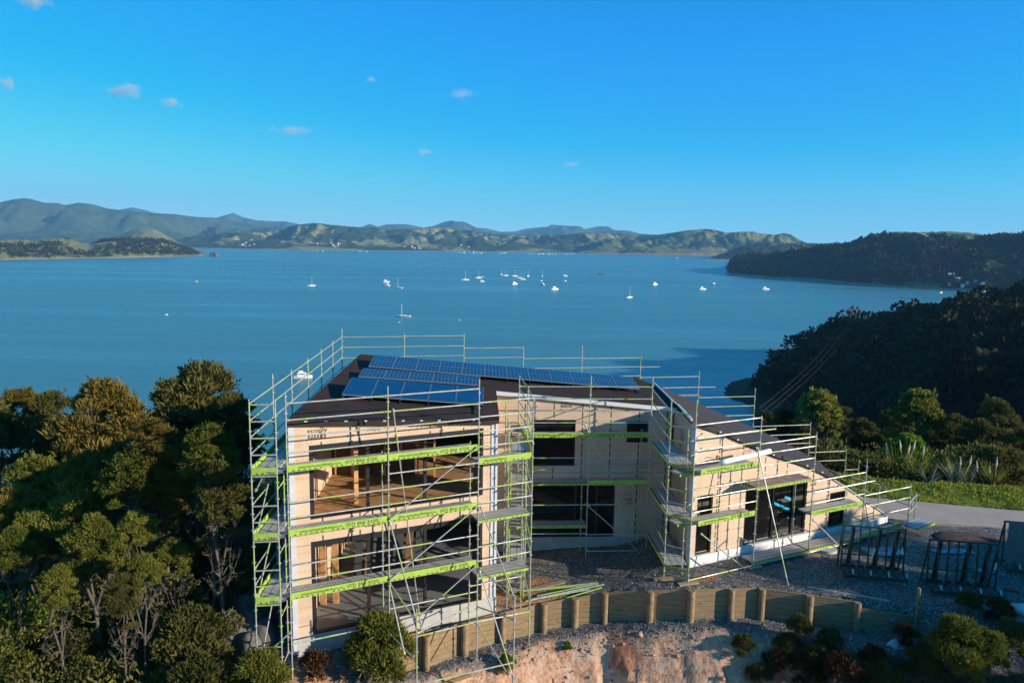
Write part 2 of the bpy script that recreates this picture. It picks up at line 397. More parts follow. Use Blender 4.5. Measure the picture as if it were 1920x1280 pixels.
class MB:
    """collects shapes in world coordinates; build() makes ONE mesh object of them"""
    def __init__(s): s.v = []; s.f = []; s.uv = []; s.al = []
    def add(s, vs, fs, uv=None, al=None):
        b = len(s.v); s.v += [tuple(p) for p in vs]; s.f += [tuple(i+b for i in f) for f in fs]
        s.uv += list(uv) if uv is not None else [(0, 0, 0)]*len(vs)
        s.al += list(al) if al is not None else [0.0]*len(vs)
        return s
    def hexa(s, P, uv=None):   # 8 points: bottom 4 ccw, top 4 ccw
        return s.add(P, [(0, 3, 2, 1), (4, 5, 6, 7), (0, 1, 5, 4), (1, 2, 6, 5), (2, 3, 7, 6), (3, 0, 4, 7)], uv)
    def frame_box(s, o, x, y, z, uv=None):
        o = Vector(o); x = Vector(x); y = Vector(y); z = Vector(z)
        return s.hexa([o, o+x, o+x+y, o+y, o+z, o+x+z, o+x+y+z, o+y+z], uv)
    def box(s, a, b):
        return s.frame_box(a, (b[0]-a[0], 0, 0), (0, b[1]-a[1], 0), (0, 0, b[2]-a[2]))
    def beam(s, p, q, w, h, upv=(0, 0, 1)):
        p = Vector(p); q = Vector(q); d = (q-p); u = Vector(upv)
        sd = d.cross(u)
        if sd.length < 1e-6: sd = d.cross(Vector((1, 0, 0)))
        sd.normalize(); u = sd.cross(d).normalized()
        return s.frame_box(p-sd*w/2-u*h/2, d, sd*w, u*h)
    def tube(s, p, q, r, n=8, r2=None, caps=True, a0=0.0):
        p = Vector(p); q = Vector(q); d = q-p; L = d.length; d = d.normalized()
        x = d.orthogonal().normalized(); y = d.cross(x); r2 = r if r2 is None else r2
        vs = []; al = []
        k = max(1, int(L/0.25)) if n >= 6 and L > 0.5 and L < 20 else 1
        for j in range(k+1):
            t = j/k; rr = r+(r2-r)*t
            for i in range(n):
                a = 2*math.pi*i/n; vs.append(p+d*L*t+x*math.cos(a)*rr+y*math.sin(a)*rr); al.append(a0+L*t)
        fs = []
        for j in range(k):
            for i in range(n): fs.append((j*n+i, j*n+(i+1) % n, (j+1)*n+(i+1) % n, (j+1)*n+i))
        if caps: fs += [tuple(range(n-1, -1, -1)), tuple(k*n+i for i in range(n))]
        return s.add(vs, fs, None, al)
    def poly(s, pts, thick=None, upv=(0, 0, 1)):
        n = len(pts); pts = [Vector(p) for p in pts]
        if thick is None: return s.add(pts, [tuple(range(n))])
        t = Vector(upv)*thick; low = [p-t for p in pts]
        return s.add(pts+low, [tuple(range(n)), tuple(range(2*n-1, n-1, -1))]+[(i, i+n, (i+1) % n+n, (i+1) % n) for i in range(n)])
    def build(s, name, mat, parent=None, smooth=False, label=None):
        b = base_of(parent) if parent is not None else Vector((0, 0, 0))
        me = bpy.data.meshes.new(name)
        me.from_pydata([(v[0]-b.x, v[1]-b.y, v[2]-b.z) for v in s.v], [], s.f)
        if any(any(u) for u in s.uv): set_attr(me, 'suv', s.uv)
        if any(s.al): set_attr(me, 'along', s.al, 'FLOAT')
        me.materials.append(mat)
        if smooth: me.polygons.foreach_set('use_smooth', [True]*len(me.polygons))
        me.update()
        o = link(name, me, parent)
        if label: o['label'] = label
        return o

def V3(a, z): return Vector((a[0], a[1], z))

_text_cache = {}
def text_verts(txt, bold=False):
    key = (txt, bold)
    if key not in _text_cache:
        cu = bpy.data.curves.new('lettering', 'FONT'); cu.body = txt; cu.resolution_u = 2
        cu.offset = 0.006 if bold else 0.0
        ob = bpy.data.objects.new('lettering_source', cu); COL.objects.link(ob)
        bpy.context.view_layer.update()
        me = bpy.data.meshes.new_from_object(ob)
        v = np.array([tuple(p.co) for p in me.vertices]) if len(me.vertices) else np.zeros((0, 3))
        f = [tuple(p.vertices) for p in me.polygons]
        bpy.data.objects.remove(ob); bpy.data.curves.remove(cu); bpy.data.meshes.remove(me)
        v[:, 0] -= v[:, 0].min(); _text_cache[key] = (v, f)
    return _text_cache[key]
def add_text(mb, txt, o, xd, yd, height, width=None, bold=False):
    """flat lettering on a surface: origin o, reading direction xd, up yd (unit vectors)"""
    v, f = text_verts(txt, bold)
    hh = 0.72; sy = height/hh; sx = sy if width is None else width/v[:, 0].max()
    o = np.array(o); xd = np.array(xd); yd = np.array(yd)
    P = o+np.outer(v[:, 0]*sx, xd)+np.outer(v[:, 1]*sy, yd)
    mb.add([tuple(p) for p in P], f)
    return v[:, 0].max()*sx

def vnoise(x, y, seed=0):
    """smooth 2-D value noise in numpy, range about -1..1"""
    r = np.random.default_rng(seed); T = r.uniform(-1, 1, (256, 256))
    xi = np.floor(x).astype(int); yi = np.floor(y).astype(int); fx = x-xi; fy = y-yi
    fx = fx*fx*(3-2*fx); fy = fy*fy*(3-2*fy)
    g = lambda a, b: T[a % 256, b % 256]
    return (g(xi, yi)*(1-fx)+g(xi+1, yi)*fx)*(1-fy)+(g(xi, yi+1)*(1-fx)+g(xi+1, yi+1)*fx)*fy
def fbm(x, y, oct=4, seed=0, gain=0.5):
    s = 0; a = 1.0; t = 0
    for k in range(oct): s = s+a*vnoise(x*2**k+13.7*k, y*2**k-7.1*k, seed+k); t += a; a *= gain
    return s/t
def ridged(x, y, oct=5, seed=0):
    s = 0; a = 1.0; t = 0
    for k in range(oct): s = s+a*(1-2*np.abs(vnoise(x*2**k+5.3*k, y*2**k+9.1*k, seed+k))); t += a; a *= 0.5
    return s/t
def smooth(a, b, x):
    t = np.clip((x-a)/(b-a), 0, 1); return t*t*(3-2*t)
# ------------------------------------------------------------------ terrain of the site and headland
RW = [(-9.6, 19.9), (-6.6, 21.75), (-4.6, 22.8), (-2.79, 23.70), (-1.56, 24.53), (-0.23, 25.21), (1.28, 25.78), (2.45, 25.97), (3.58, 26.03), (5.17, 25.60),
      (6.56, 25.38), (8.01, 25.45), (9.15, 25.53), (10.72, 25.11), (12.23, 24.71), (14.15, 24.45), (17.2, 23.8), (22.0, 23.2), (34.0, 21.5), (60.0, 17.0)]
RWX = np.array([p[0] for p in RW]); RWY = np.array([p[1] for p in RW])
SHORE = [(-900, 60), (-300, 140), (-100, 140), (-30, 150), (40, 165), (75, 210), (92, 262), (100, 300), (109, 325), (106, 339), (103, 347), (107, 366), (115, 384), (126, 397), (142, 406), (152, 409), (164, 427), (169, 449), (169, 472), (171, 500), (193, 513), (215, 512), (262, 500), (330, 470), (430, 440), (700, 420), (1500, 300), (1500, -600), (-900, -600)]
SH = np.array(SHORE, float)
def shore_dist(x, y):
    d = np.full(x.shape, 1e9); inside = np.zeros(x.shape, bool)
    for i in range(len(SH)):
        a = SH[i]; b = SH[(i+1) % len(SH)]; ab = b-a
        t = np.clip(((x-a[0])*ab[0]+(y-a[1])*ab[1])/(ab@ab), 0, 1)
        d = np.minimum(d, np.hypot(x-a[0]-t*ab[0], y-a[1]-t*ab[1]))
        c = (a[1] > y) != (b[1] > y)
        with np.errstate(divide='ignore', invalid='ignore'): xx = (b[0]-a[0])*(y-a[1])/(b[1]-a[1])+a[0]
        inside ^= c & (x < xx)
    return np.where(inside, d, -d)
def wall_d(x, y):
    """approximate signed distance behind (+) / in front of (-) the retaining wall line"""
    yw = np.interp(x, RWX, RWY); sl = np.gradient(np.interp(np.linspace(-12, 60, 721), RWX, RWY), 0.1)
    k = np.interp(x, np.linspace(-12, 60, 721), sl)
    return (y-yw)/np.sqrt(1+k*k)
def pad_z(x, y):
    near = np.interp(x, [-9, -2.8, 1.3, 2.45, 3.6, 5.2, 6.6, 9, 12, 14.2, 18, 25], [-0.98, -0.95, -0.80, -0.67, -0.47, -0.17, 0.0, 0.03, 0.0, -0.15, -0.05, 0.0])
    far = np.interp(x, [-9, 0, 4.5, 6.8, 12], [-0.95, -0.72, -0.55, 0.06, 0.03])
    t = smooth(0.5, 3.2, wall_d(x, y))
    return near*(1-t)+far*t
def site_z(x, y):
    x = np.asarray(x, float); y = np.asarray(y, float)
    d = wall_d(x, y)
    pad = pad_z(x, y)
    zl = np.interp(x, [-9, -6.4, -4.5, -2.8, 1, 3.6, 5.2, 7, 12, 15, 20, 30], [-1.3, -1.15, -2.0, -2.1, -1.85, -1.55, -1.25, -1.05, -1.05, -0.85, -0.5, -0.3])
    fl = np.interp(x, [-8, -2, 2, 6, 9, 13, 16, 22], [0.3, 0.5, 0.75, 0.6, 1.0, 1.6, 1.4, 0.8])
    dd = np.clip(-d-fl, 0, None)
    k = np.interp(x, [-8, -1, 2, 10, 14, 22], [0.55, 0.8, 1.35, 1.25, 0.9, 0.6])
    gul = (ridged(x*0.8+0.25*y, y*0.22, 5, 31)*0.46+fbm(x*2.6, y*2.6, 5, 33, 0.6)*0.26)*smooth(0.0, 1.2, dd)*np.interp(x, [-9, -3, 0, 13, 22], [0.25, 0.4, 1, 1, 0.5])
    low = zl-np.minimum(dd*k, 5.0+0.25*dd)+gul
    s = smooth(0.04, 0.30, d)
    wallpart = np.interp(x, [-9.6, -6.5, -4.5, 13.9, 15.2], [0, 0.35, 1, 1, 0])
    s2 = smooth(-1.6, 0.3, d)
    s = s*wallpart+s2*(1-wallpart)
    z = low*(1-s)+pad*s
    # left slope under the forest
    left = np.clip(-8.3-x, 0, None)
    z = z-0.13*left-0.0015*left**2
    # behind the house and to the right the ground drops away
    back = np.clip(y-np.interp(x, [-40, -9, 8, 16, 22, 40], [30, 37, 39, 38.5, 37.5, 36.5]), 0, None)
    z = z-0.30*back-0.25*np.clip(back-12, 0, None)
    z = z+fbm(x*0.6, y*0.6, 3, 5)*0.10*smooth(0.6, 2.5, np.abs(d))+fbm(x*3.5, y*3.5, 2, 6)*0.03
    # pit of darker soil beside the drive is a thing of its own
    return z
def land_z(x, y):
    x = np.asarray(x, float); y = np.asarray(y, float)
    sd = shore_dist(x, y)
    site = site_z(x, y)
    hn = fbm(x/60.0, y/60.0, 4, 11)
    head = WATER+np.where(sd > 0, 0.5+np.minimum(sd, 12)*0.06+np.clip(sd-12, 0, None)*0.56-0.00075*np.clip(sd-12, 0, None)**2, sd*0.12)
    head = head+62*np.exp(-0.5*((x-490)**2+(y-300)**2)/105.0**2)+hn*np.clip(sd, 0, 60)*0.07
    far = smooth(150, 230, np.hypot(x, y-30))
    cap = np.interp(x, [150, 240, 330, 500], [-18, -21, -10, 12])
    head = np.minimum(head, cap+hn*5+52*np.exp(-0.5*((x-490)**2+(y-300)**2)/105.0**2))
    sitec = np.maximum(site, head) if False else site
    # the gully between the site and the headland
    t = smooth(70, 170, np.hypot(x, y-30))
    near = np.maximum(site, WATER-3)
    z = near*(1-t)+head*t
    z = np.where(sd < 0, np.minimum(z, WATER+sd*0.12), z)
    return z
def axis(stops):
    out = []
    for a, b, st in stops: out += list(np.arange(a, b, st))
    return np.array(out+[stops[-1][1]])
GX = axis([(-900, -300, 60), (-300, -80, 20), (-80, -34, 2.5), (-34, -9, 0.5), (-9, 24, 0.13), (24, 40, 0.5), (40, 90, 2.5), (90, 300, 4.0), (300, 700, 16), (700, 1500, 80)])
GY = axis([(-600, -100, 60), (-100, 0, 12), (0, 18, 1.0), (18, 29, 0.13), (29, 48, 0.5), (48, 90, 2.5), (90, 530, 4.0)])
XX, YY = np.meshgrid(GX, GY, indexing='ij')
ZZ = land_z(XX, YY)
nx, ny = XX.shape
idx = np.arange(nx*ny).reshape(nx, ny)
F = np.stack([idx[:-1, :-1], idx[1:, :-1], idx[1:, 1:], idx[:-1, 1:]], -1).reshape(-1, 4)
keep = (ZZ.ravel()[F].max(1) > WATER-4) 
me = np_mesh('ground', np.stack([XX, YY, ZZ], -1).reshape(-1, 3), F[keep], M['ground'], True)
D = wall_d(XX, YY)
nz = fbm(XX*0.8, YY*0.8, 4, 21)
grav = smooth(-8.6, -7.6, XX+nz*0.6)*smooth(38.2, 37.6, YY+nz*0.4)*smooth(40, 30, XX)
fl = np.interp(XX, [-8, -2, 2, 6, 9, 13, 16, 22], [0.3, 0.5, 0.75, 0.6, 1.0, 1.6, 1.4, 0.8])
bank = smooth(fl-0.1, fl+0.35, -D+nz*0.5)
clay = bank*smooth(-8, -6.5, XX)*smooth(11.5+nz*3, 9.0, XX)
litterish = bank*smooth(9.0, 11.5+nz*3, XX)
grav = grav*(1-litterish)
soil = smooth(0.30, 0.60, nz*0.6+smooth(1.6, 0.4, np.abs(D-0.7))*0.45*(XX < 2)+0.45*smooth(0.5, 0.1, np.hypot(XX-7.3, (YY-26.5)*1.5)-0.2)+0.40*smooth(0.8, 0.2, np.abs(YY-29.6-0.05*XX))*(XX > 0)*(XX < 3.0))*(D > 0)*(YY < 31)
soil = np.maximum(soil, (XX < -5.0)*(XX > -8.6)*smooth(0.2, -0.6, D)*0.8)
zone = np.stack([grav, clay, soil*grav, np.ones_like(grav)], -1).reshape(-1, 4)
set_attr(me, 'zone', zone, 'FLOAT_COLOR')
tag(link('ground', me), kind='structure')

wm = MB(); S = 12400.0
wm.add([(-S, -2500, WATER), (S, -2500, WATER), (S, S, WATER), (-S, S, WATER)], [(0, 1, 2, 3)])
tag(wm.build('sea', M['water']), kind='structure')

# driveway: a concrete sheet beside the gravel
def ground_at(x, y): return float(land_z(np.array([x]), np.array([y]))[0])
road = []
LOW = [(15.6, 33.0), (17.6, 32.55), (19.0, 32.15), (20.8, 31.9), (22.5, 31.62), (25.5, 31.3), (32, 30.6), (45, 29.0)]
HIGH = [(15.0, 35.95), (17.9, 35.3), (19.3, 35.05), (21.5, 34.45), (24.3, 33.8), (27.0, 33.3), (32, 32.6), (45, 31.0)]
rb = MB()
for i in range(len(LOW)-1):
    a, b, c, d = LOW[i], LOW[i+1], HIGH[i+1], HIGH[i]
    rb.poly([V3(a, 0.10), V3(b, 0.10), V3(c, 0.12), V3(d, 0.12)], 0.35)
tag(rb.build('driveway', M['road']), kind='structure')

# mown verge on the far side of the drive
vx = np.linspace(13.5, 44, 90); lo_ = np.interp(vx, [p[0] for p in HIGH], [p[1] for p in HIGH])-0.02
vt = np.linspace(0, 1, 22); VXX = np.repeat(vx[:, None], 22, 1); VYY = lo_[:, None]+vt[None, :]*4.6
VZZ = land_z(VXX, VYY)+0.05+0.06*smooth(0, 0.1, vt)[None, :]+fbm(VXX*1.5, VYY*1.5, 3, 71)*0.04
iv = np.arange(90*22).reshape(90, 22); FV = np.stack([iv[:-1, :-1], iv[1:, :-1], iv[1:, 1:], iv[:-1, 1:]], -1).reshape(-1, 4)
tag(link('verge', np_mesh('verge', np.stack([VXX, VYY, VZZ], -1).reshape(-1, 3), FV, M['verge'], True)), kind='structure')

# ------------------------------------------------------------------ house frames of reference
R = math.radians
def unit(a): return (math.cos(R(a)), math.sin(R(a)))
class Fr:
    """a vertical wall plane: s metres along, n metres behind, z up"""
    def __init__(f, p, ang):
        f.p = p; f.u = unit(ang); f.n = (-f.u[1], f.u[0])
    def at(f, s, z, n=0.0): return Vector((f.p[0]+f.u[0]*s+f.n[0]*n, f.p[1]+f.u[1]*s+f.n[1]*n, z))
    def panel(f, mb, s0, s1, zb, zt, n0=0.0, n1=0.15, zt1=None, zb1=None):
        zt1 = zt if zt1 is None else zt1; zb1 = zb if zb1 is None else zb1
        P = [f.at(s0, zb, n0), f.at(s1, zb1, n0), f.at(s1, zb1, n1), f.at(s0, zb, n1), f.at(s0, zt, n0), f.at(s1, zt1, n0), f.at(s1, zt1, n1), f.at(s0, zt, n1)]
        uv = [(s0, zb, 0), (s1, zb1, 0), (s1, zb1, 0), (s0, zb, 0), (s0, zt, 0), (s1, zt1, 0), (s1, zt1, 0), (s0, zt, 0)]
        mb.hexa(P, uv)
    @property
    def ud(f): return (f.u[0], f.u[1], 0)
FA = Fr((-7.02, 22.25), 25.5)         # front of the left wing
FC = Fr((-0.60, 30.20), 3.7)          # courtyard wall
FB = Fr((6.94, 27.26), 26.0)          # front of the right wing
FS = Fr((6.86, 30.62), -89.0)         # side wall of the right wing, from courtyard to its corner
FL = Fr((-7.16, 35.4), -88.0)         # left side wall, back to front
FR = Fr((-0.62, 25.42), 90.3)         # right side of the left wing, front to back
def roof_z(x, y): return 6.81-0.092*(x+6.71+0.0346*(y-22.4))

house = thing('house', 'two storey timber clad house under construction with dark roof', 'house', (0.0, 30.0, -0.4))

# front wall of the left wing
w = MB()
zt = lambda s: roof_z(*FA.at(s, 0)[:2])-0.17
FA.panel(w, 0.36, 0.82, -0.33, zt(0.36), 0, 0.15, zt(0.82))
FA.panel(w, 0.82, 6.74, 5.94, zt(0.82), 0, 0.15, zt(6.74))
FA.panel(w, 6.74, 7.0, -0.33, zt(6.74), 0, 0.15, zt(7.0))
FA.panel(w, 0.82, 6.74, 2.80, 3.54, 0, 0.15)
w.build('wall', M['ply'], house)
w = MB(); FA.panel(w, 0.34, 7.30, -1.30, -0.335, -0.02, 0.30); w.build('foundation', M['block'], house)
# left side wall with its opening-free cladding
w = MB(); L0 = 12.9
FL.panel(w, 0.0, L0, -1.3, 6.70, -0.0, 0.15); w.build('wall', M['ply'], house)
# pale corner flashings
w = MB(); FA.panel(w, 0.20, 0.36, -0.9, zt(0.3), -0.012, 0.16); w.build('corner_flashing', M['flash'], house)
w = MB(); FA.panel(w, 7.06, 7.30, -0.335, zt(7.2), 0.02, 0.30); w.build('corner_column', M['flash'], house)
# right side wall of the left wing
w = MB()
zr = lambda s: roof_z(*FR.at(s, 0)[:2])-0.17
FR.panel(w, 0.30, 0.9, -0.6, zr(0.3), 0, 0.15, zr(0.9)); FR.panel(w, 3.9, 4.75, -0.6, zr(3.9), 0, 0.15, zr(4.75))
FR.panel(w, 0.9, 3.9, 2.5, 3.7, 0, 0.15); FR.panel(w, 0.9, 3.9, 5.6, zr(0.9), 0, 0.15, zr(3.9)); FR.panel(w, 0.9, 3.9, -0.6, -0.1, 0, 0.15)
w.build('wall', M['ply'], house)
# courtyard wall
w = MB()
zc = lambda s: roof_z(*FC.at(s, 0)[:2])-0.13
FC.panel(w, 0.0, 1.55, -0.1, zc(0), 0, 0.15, zc(1.55))
FC.panel(w, 1.55, 3.32, 5.0, zc(1.55), 0, 0.15, zc(3.32)); FC.panel(w, 1.55, 3.32, 2.40, 3.02, 0, 0.15)
FC.panel(w, 3.32, 5.48, 2.40, zc(3.32), 0, 0.15, zc(5.48))
FC.panel(w, 5.48, 6.40, 4.94, zc(5.48), 0, 0.15, zc(6.40)); FC.panel(w, 5.48, 6.40, 2.40, 4.02, 0, 0.15)
FC.panel(w, 6.40, 7.42, -0.1, zc(6.40), 0, 0.15, zc(7.42))
FC.panel(w, 5.08, 6.40, -0.1, 2.40, 0, 0.15)
w.build('wall', M['ply'], house)
w = MB(); FC.panel(w, 0.0, 7.42, -1.0, -0.105, -0.03, 0.25); w.build('foundation', M['conc'], house)
# right wing side wall and front wall
w = MB()
FS.panel(w, 0.0, 3.20, 0.10, 5.46, -0.0, 0.15, 5.70); w.build('wall', M['ply'], house)
w = MB(); FS.panel(w, 0.0, 3.20, -0.7, 0.095, -0.03, 0.2); w.build('foundation', M['block'], house)
PROF = [(0.0, 5.68), (1.3, 5.12), (2.6, 4.55), (4.13, 3.90), (5.95, 3.28), (7.38, 2.60), (8.32, 2.06), (9.51, 1.33), (10.9, 0.52)]
pz = lambda s: float(np.interp(s, [p[0] for p in PROF], [p[1] for p in PROF]))
w = MB()
def strip(s0, s1, zb, ztop=None):
    ss = [s0]+[p[0] for p in PROF if s0 < p[0] < s1]+[s1]
    for a, b in zip(ss[:-1], ss[1:]):
        FB.panel(w, a, b, zb, pz(a) if ztop is None else ztop, 0, 0.15, pz(b) if ztop is None else ztop)
strip(0.06, 0.24, 0.47); strip(0.24, 1.0, 2.84); strip(1.0, 2.65, 0.47); strip(2.65, 6.0, 2.76); strip(6.0, 7.38, 0.47); strip(7.38, 8.32, 1.98); strip(8.32, 10.85, 0.47)
w.build('wall', M['ply'], house)
w = MB(); FB.panel(w, -0.02, 11.1, -0.45, 0.465, -0.05, 0.2, 0.40); w.build('foundation', M['white'], house)
w = MB(); FB.panel(w, -0.06, 0.06, 0.47, 5.66, -0.015, 0.17); w.build('corner_flashing', M['flash'], house)
# rear and right end walls close the volume
w = MB()
bk = [(-7.16, 35.4, 6.70), (6.23, 37.2, 5.42), (13.0, 35.4, 2.85), (16.4, 32.4, 0.5), (16.9, 32.15, 0.4)]
for (x0, y0, t0), (x1, y1, t1) in zip(bk[:-1], bk[1:]):
    d = Vector((x1-x0, y1-y0, 0)).normalized(); n = Vector((d.y, -d.x, 0))*0.15
    a = Vector((x0, y0, 0)); b = Vector((x1, y1, 0))
    w.hexa([a+Vector((0, 0, -1.3)), a+n+Vector((0, 0, -1.3)), b+n+Vector((0, 0, -1.3)), b+Vector((0, 0, -1.3)), a+Vector((0, 0, t0)), a+n+Vector((0, 0, t0)), b+n+Vector((0, 0, t1)), b+Vector((0, 0, t1))])
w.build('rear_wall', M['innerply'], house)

# roof of the left wing and centre: one tilted sheet
pts = [FA.at(0.10, 0, -0.22), FA.at(7.22, 0, -0.22), Vector((-0.40, 25.6, 0)), Vector((-0.62, 30.13, 0)), Vector((6.95, 30.60, 0)), Vector((6.95, 35.7, 0)), Vector((6.30, 37.3, 0)), Vector((-7.30, 35.55, 0))]
w = MB(); w.poly([Vector((p.x, p.y, roof_z(p.x, p.y))) for p in pts], 0.13)
roof = w.build('roof', M['roof'], house)
# right wing roof falls to the right
rp = [(6.98, 30.6, 5.62), (6.72, 27.02, 5.86)]+[tuple(FB.at(s, pz(s)+0.16, -0.12)) for s in (1.3, 2.6, 4.13, 5.4, 6.5, 7.45)]+[(14.2, 33.4, 2.52), (13.0, 35.6, 3.0), (6.98, 35.7, 5.53)]
w = MB()
c0 = Vector((6.98, 32.0, 5.58))
for a, b in zip(rp[1:-1], rp[2:]):
    w.poly([c0, a, b], 0.13)
w.poly([c0, rp[0], rp[1]], 0.13)
w.build('roof', M['roof_steel'], house)
# verge flashing that closes the lower part of the right gable
w = MB()
for a, b in zip([7.4, 8.32, 9.51, 10.9][:-1], [7.4, 8.32, 9.51, 10.9][1:]):
    FB.panel(w, a, b, pz(a)+0.005, pz(a)+0.07, -0.05, 0.55, pz(b)+0.07, pz(b)+0.005)
w.build('verge_flashing', M['galv'], house)
w = MB()
for a, b in zip([7.4, 8.32, 9.51, 10.9][:-1], [7.4, 8.32, 9.51, 10.9][1:]):
    P = [FB.at(a, pz(a), 0.56), FB.at(b, pz(b), 0.56), FB.at(b+0.6, pz(b)-0.1, 2.9), FB.at(a+0.6, pz(a)-0.1, 2.9)]
    w.poly(P, 0.1)
w.build('roof', M['roof'], house)
# white edges along the courtyard roof and the fold
w = MB()
a = Vector((-0.62, 30.06, 0)); b = Vector((6.95, 30.53, 0))
a.z = roof_z(a.x, a.y)-0.07; b.z = roof_z(b.x, b.y)-0.07
w.beam(a, b, 0.06, 0.16); w.build('roof_edge', M['white'], house)
w = MB(); w.beam((6.97, 30.55, 5.66), (6.70, 27.0, 5.90), 0.07, 0.10); w.beam((6.97, 30.62, 5.63), (6.96, 35.7, 5.58), 0.05, 0.08); w.build('ridge_flashing', M['white'], house)
for s in np.arange(0.7, 6.9, 0.62):
    w = MB(); p = FA.at(s, 0, -0.26); zz = roof_z(p.x, p.y)
    w.frame_box(FA.at(s-0.05, zz-0.01, -0.235), Vector(FA.ud)*0.10, Vector((FA.n[0], FA.n[1], 0))*0.05, (0, 0, 0.03))
    w.build('eave_bracket', M['flash'], house)
for s in (1.0, 1.9, 2.9, 3.8, 4.8, 5.7, 6.6):
    w = MB(); w.frame_box(FB.at(s, pz(s)+0.03, -0.16), Vector(FB.ud)*0.10, Vector((FB.n[0], FB.n[1], 0))*0.03, (0, 0, 0.05)); w.build('eave_bracket', M['flash'], house)
w = MB(); w.beam(FA.at(0.3, zt(0.3)+0.02, -0.06), FA.at(7.1, zt(7.1)+0.02, -0.06), 0.10, 0.09); w.build('fascia_timber', M['timber'], house)

# floors and rooms of the left wing, seen through the two big openings
def room_poly(z, n0, mat, name, thick):
    m = MB(); A = FA.at(0.42, z, n0); B = FA.at(6.98, z, n0)
    m.poly([A, B, Vector((-0.80, 26.0, z)), Vector((-0.80, 35.0, z)), Vector((-6.98, 35.0, z)), Vector((-6.80, 23.2, z))], thick)
    return m.build(name, mat, house)
room_poly(-0.33, 0.30, M['floorconc'], 'floor_slab', 0.25)
room_poly(3.50, 0.16, M['boardfloor'], 'upper_floor', 0.30)
w = MB()
for s in np.arange(0.0, 8.4, 0.45):
    for zb, zt_ in ((-0.33, 3.2), (3.5, 6.4)):
        pass
for k, (zb, ztp) in enumerate(((-0.33, 3.19), (3.50, 6.30))):
    # studs down the left wall
    for i, s in enumerate(np.arange(0.35, 7.0, 0.55)):
        m = MB(); x = -6.86-0.0346*s; y = 22.95+s
        m.box((x+0.01, y, zb), (x+0.13, y+0.06, ztp)); m.build('stud', M['stud'], house)
    # cross partition: studs, dwangs and patches of sheet behind
    yb = 27.2 if k else 28.6
    for i in range(7 if k else 0):
        x = -6.6+i*0.62
        if x > -2.6: continue
        m = MB(); m.box((x, yb, zb), (x+0.055, yb+0.1, ztp)); m.build('stud', M['stud'], house)
    if not k:
        for i in range(2):
            m = MB(); m.box((-6.55+i*0.42, 24.6+i*0.08, zb), (-6.35+i*0.42, 24.68+i*0.08, 2.7)); m.build('stud', M['stud'], house)
    m = MB(); m.poly([(-6.80, 22.9, zb), (-6.98, 34.9, zb), (-6.98, 34.9, ztp), (-6.80, 22.9, ztp)]); m.build('shade_lining', M['innerply'], house)  # dark sheet added over the pale wall back to deepen the room's shade
    if not k: continue
    m = MB()
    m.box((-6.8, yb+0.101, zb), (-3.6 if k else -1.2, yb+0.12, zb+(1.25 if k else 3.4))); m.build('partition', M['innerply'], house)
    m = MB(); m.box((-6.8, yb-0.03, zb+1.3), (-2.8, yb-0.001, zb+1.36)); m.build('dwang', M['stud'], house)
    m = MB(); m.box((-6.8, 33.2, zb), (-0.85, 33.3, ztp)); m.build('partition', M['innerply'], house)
    for i in range(9):
        x = -6.4+i*0.66
        m = MB(); m.box((x, 33.05, zb), (x+0.06, 33.18, ztp)); m.build('stud', M['stud'], house)
# ceiling lining of the lower room is the floor above; the upper ceiling follows the roof
for s, zb, ztp in ((2.72, 3.5, 6.2), (4.70, 3.5, 6.1), (2.72, -0.33, 3.19), (4.70, -0.33, 3.19)):
    m = MB(); p = FA.at(s, zb, 0.35); m.frame_box(p, Vector(FA.ud)*0.10, Vector((FA.n[0], FA.n[1], 0))*0.10, (0, 0, ztp-zb)); m.build('steel_post', M['black'], house)
m = MB(); m.frame_box(FA.at(2.45, 3.5, 0.95), Vector(FA.ud)*0.14, Vector((FA.n[0], FA.n[1], 0))*0.12, (0, 0, 2.8)); m.build('timber_post', M['stud'], house)
# black frames of the openings
for zb, ztp in ((3.545, 5.935), (-0.33, 2.795)):
    m = MB()
    FA.panel(m, 0.825, 0.95, zb, ztp, -0.01, 0.17); FA.panel(m, 6.64, 6.735, zb, ztp, -0.01, 0.17)
    FA.panel(m, 0.95, 6.64, ztp-0.20, ztp, 0.02, 0.17); FA.panel(m, 0.95, 6.64, zb, zb+0.05, 0.0, 0.17)
    m.build('opening_frame', M['black'], house)

def window(fr, s0, s1, zb, zt_, name='window', mullions=(), depth=0.07):
    m = MB(); f = 0.06
    fr.panel(m, s0+0.002, s0+f, zb, zt_, 0.03, 0.13); fr.panel(m, s1-f, s1-0.002, zb, zt_, 0.03, 0.13)
    fr.panel(m, s0+f, s1-f, zt_-f, zt_, 0.03, 0.13); fr.panel(m, s0+f, s1-f, zb, zb+f, 0.03, 0.13)
    for q in mullions: fr.panel(m, q-0.05, q+0.05, zb+f, zt_-f, 0.03, 0.13)
    o = m.build(name, M['darkmetal'], house)
    m = MB(); fr.panel(m, s0+f, s1-f, zb+f, zt_-f, depth+0.015, depth+0.03); m.build('pane', M['glass'], o)
    return o
window(FC, 1.55, 3.32, 3.02, 5.0); window(FC, 5.48, 6.40, 4.02, 4.94)
window(FC, 1.55, 5.08, -0.10, 2.40, 'glass_door', (3.4, 4.3))
window(FB, 0.24, 1.0, 0.47, 2.84); window(FB, 7.38, 8.32, 0.47, 1.98)
gd = window(FB, 2.65, 6.0, 0.47, 2.76, 'glass_door', (3.35, 4.2, 5.3))
m = MB()
for s, z, l in ((4.30, 1.90, 0.95), (4.85, 2.1, 0.5)):
    m.frame_box(FB.at(s, z, 0.078), Vector(FB.ud)*l*0.9+Vector((0, 0, -0.42*l)), Vector((FB.n[0], FB.n[1], 0))*0.004, (0, 0, 0.11))
m.build('cyan_strip', M['cyan'], gd)  # slanted cyan strips on the door pane
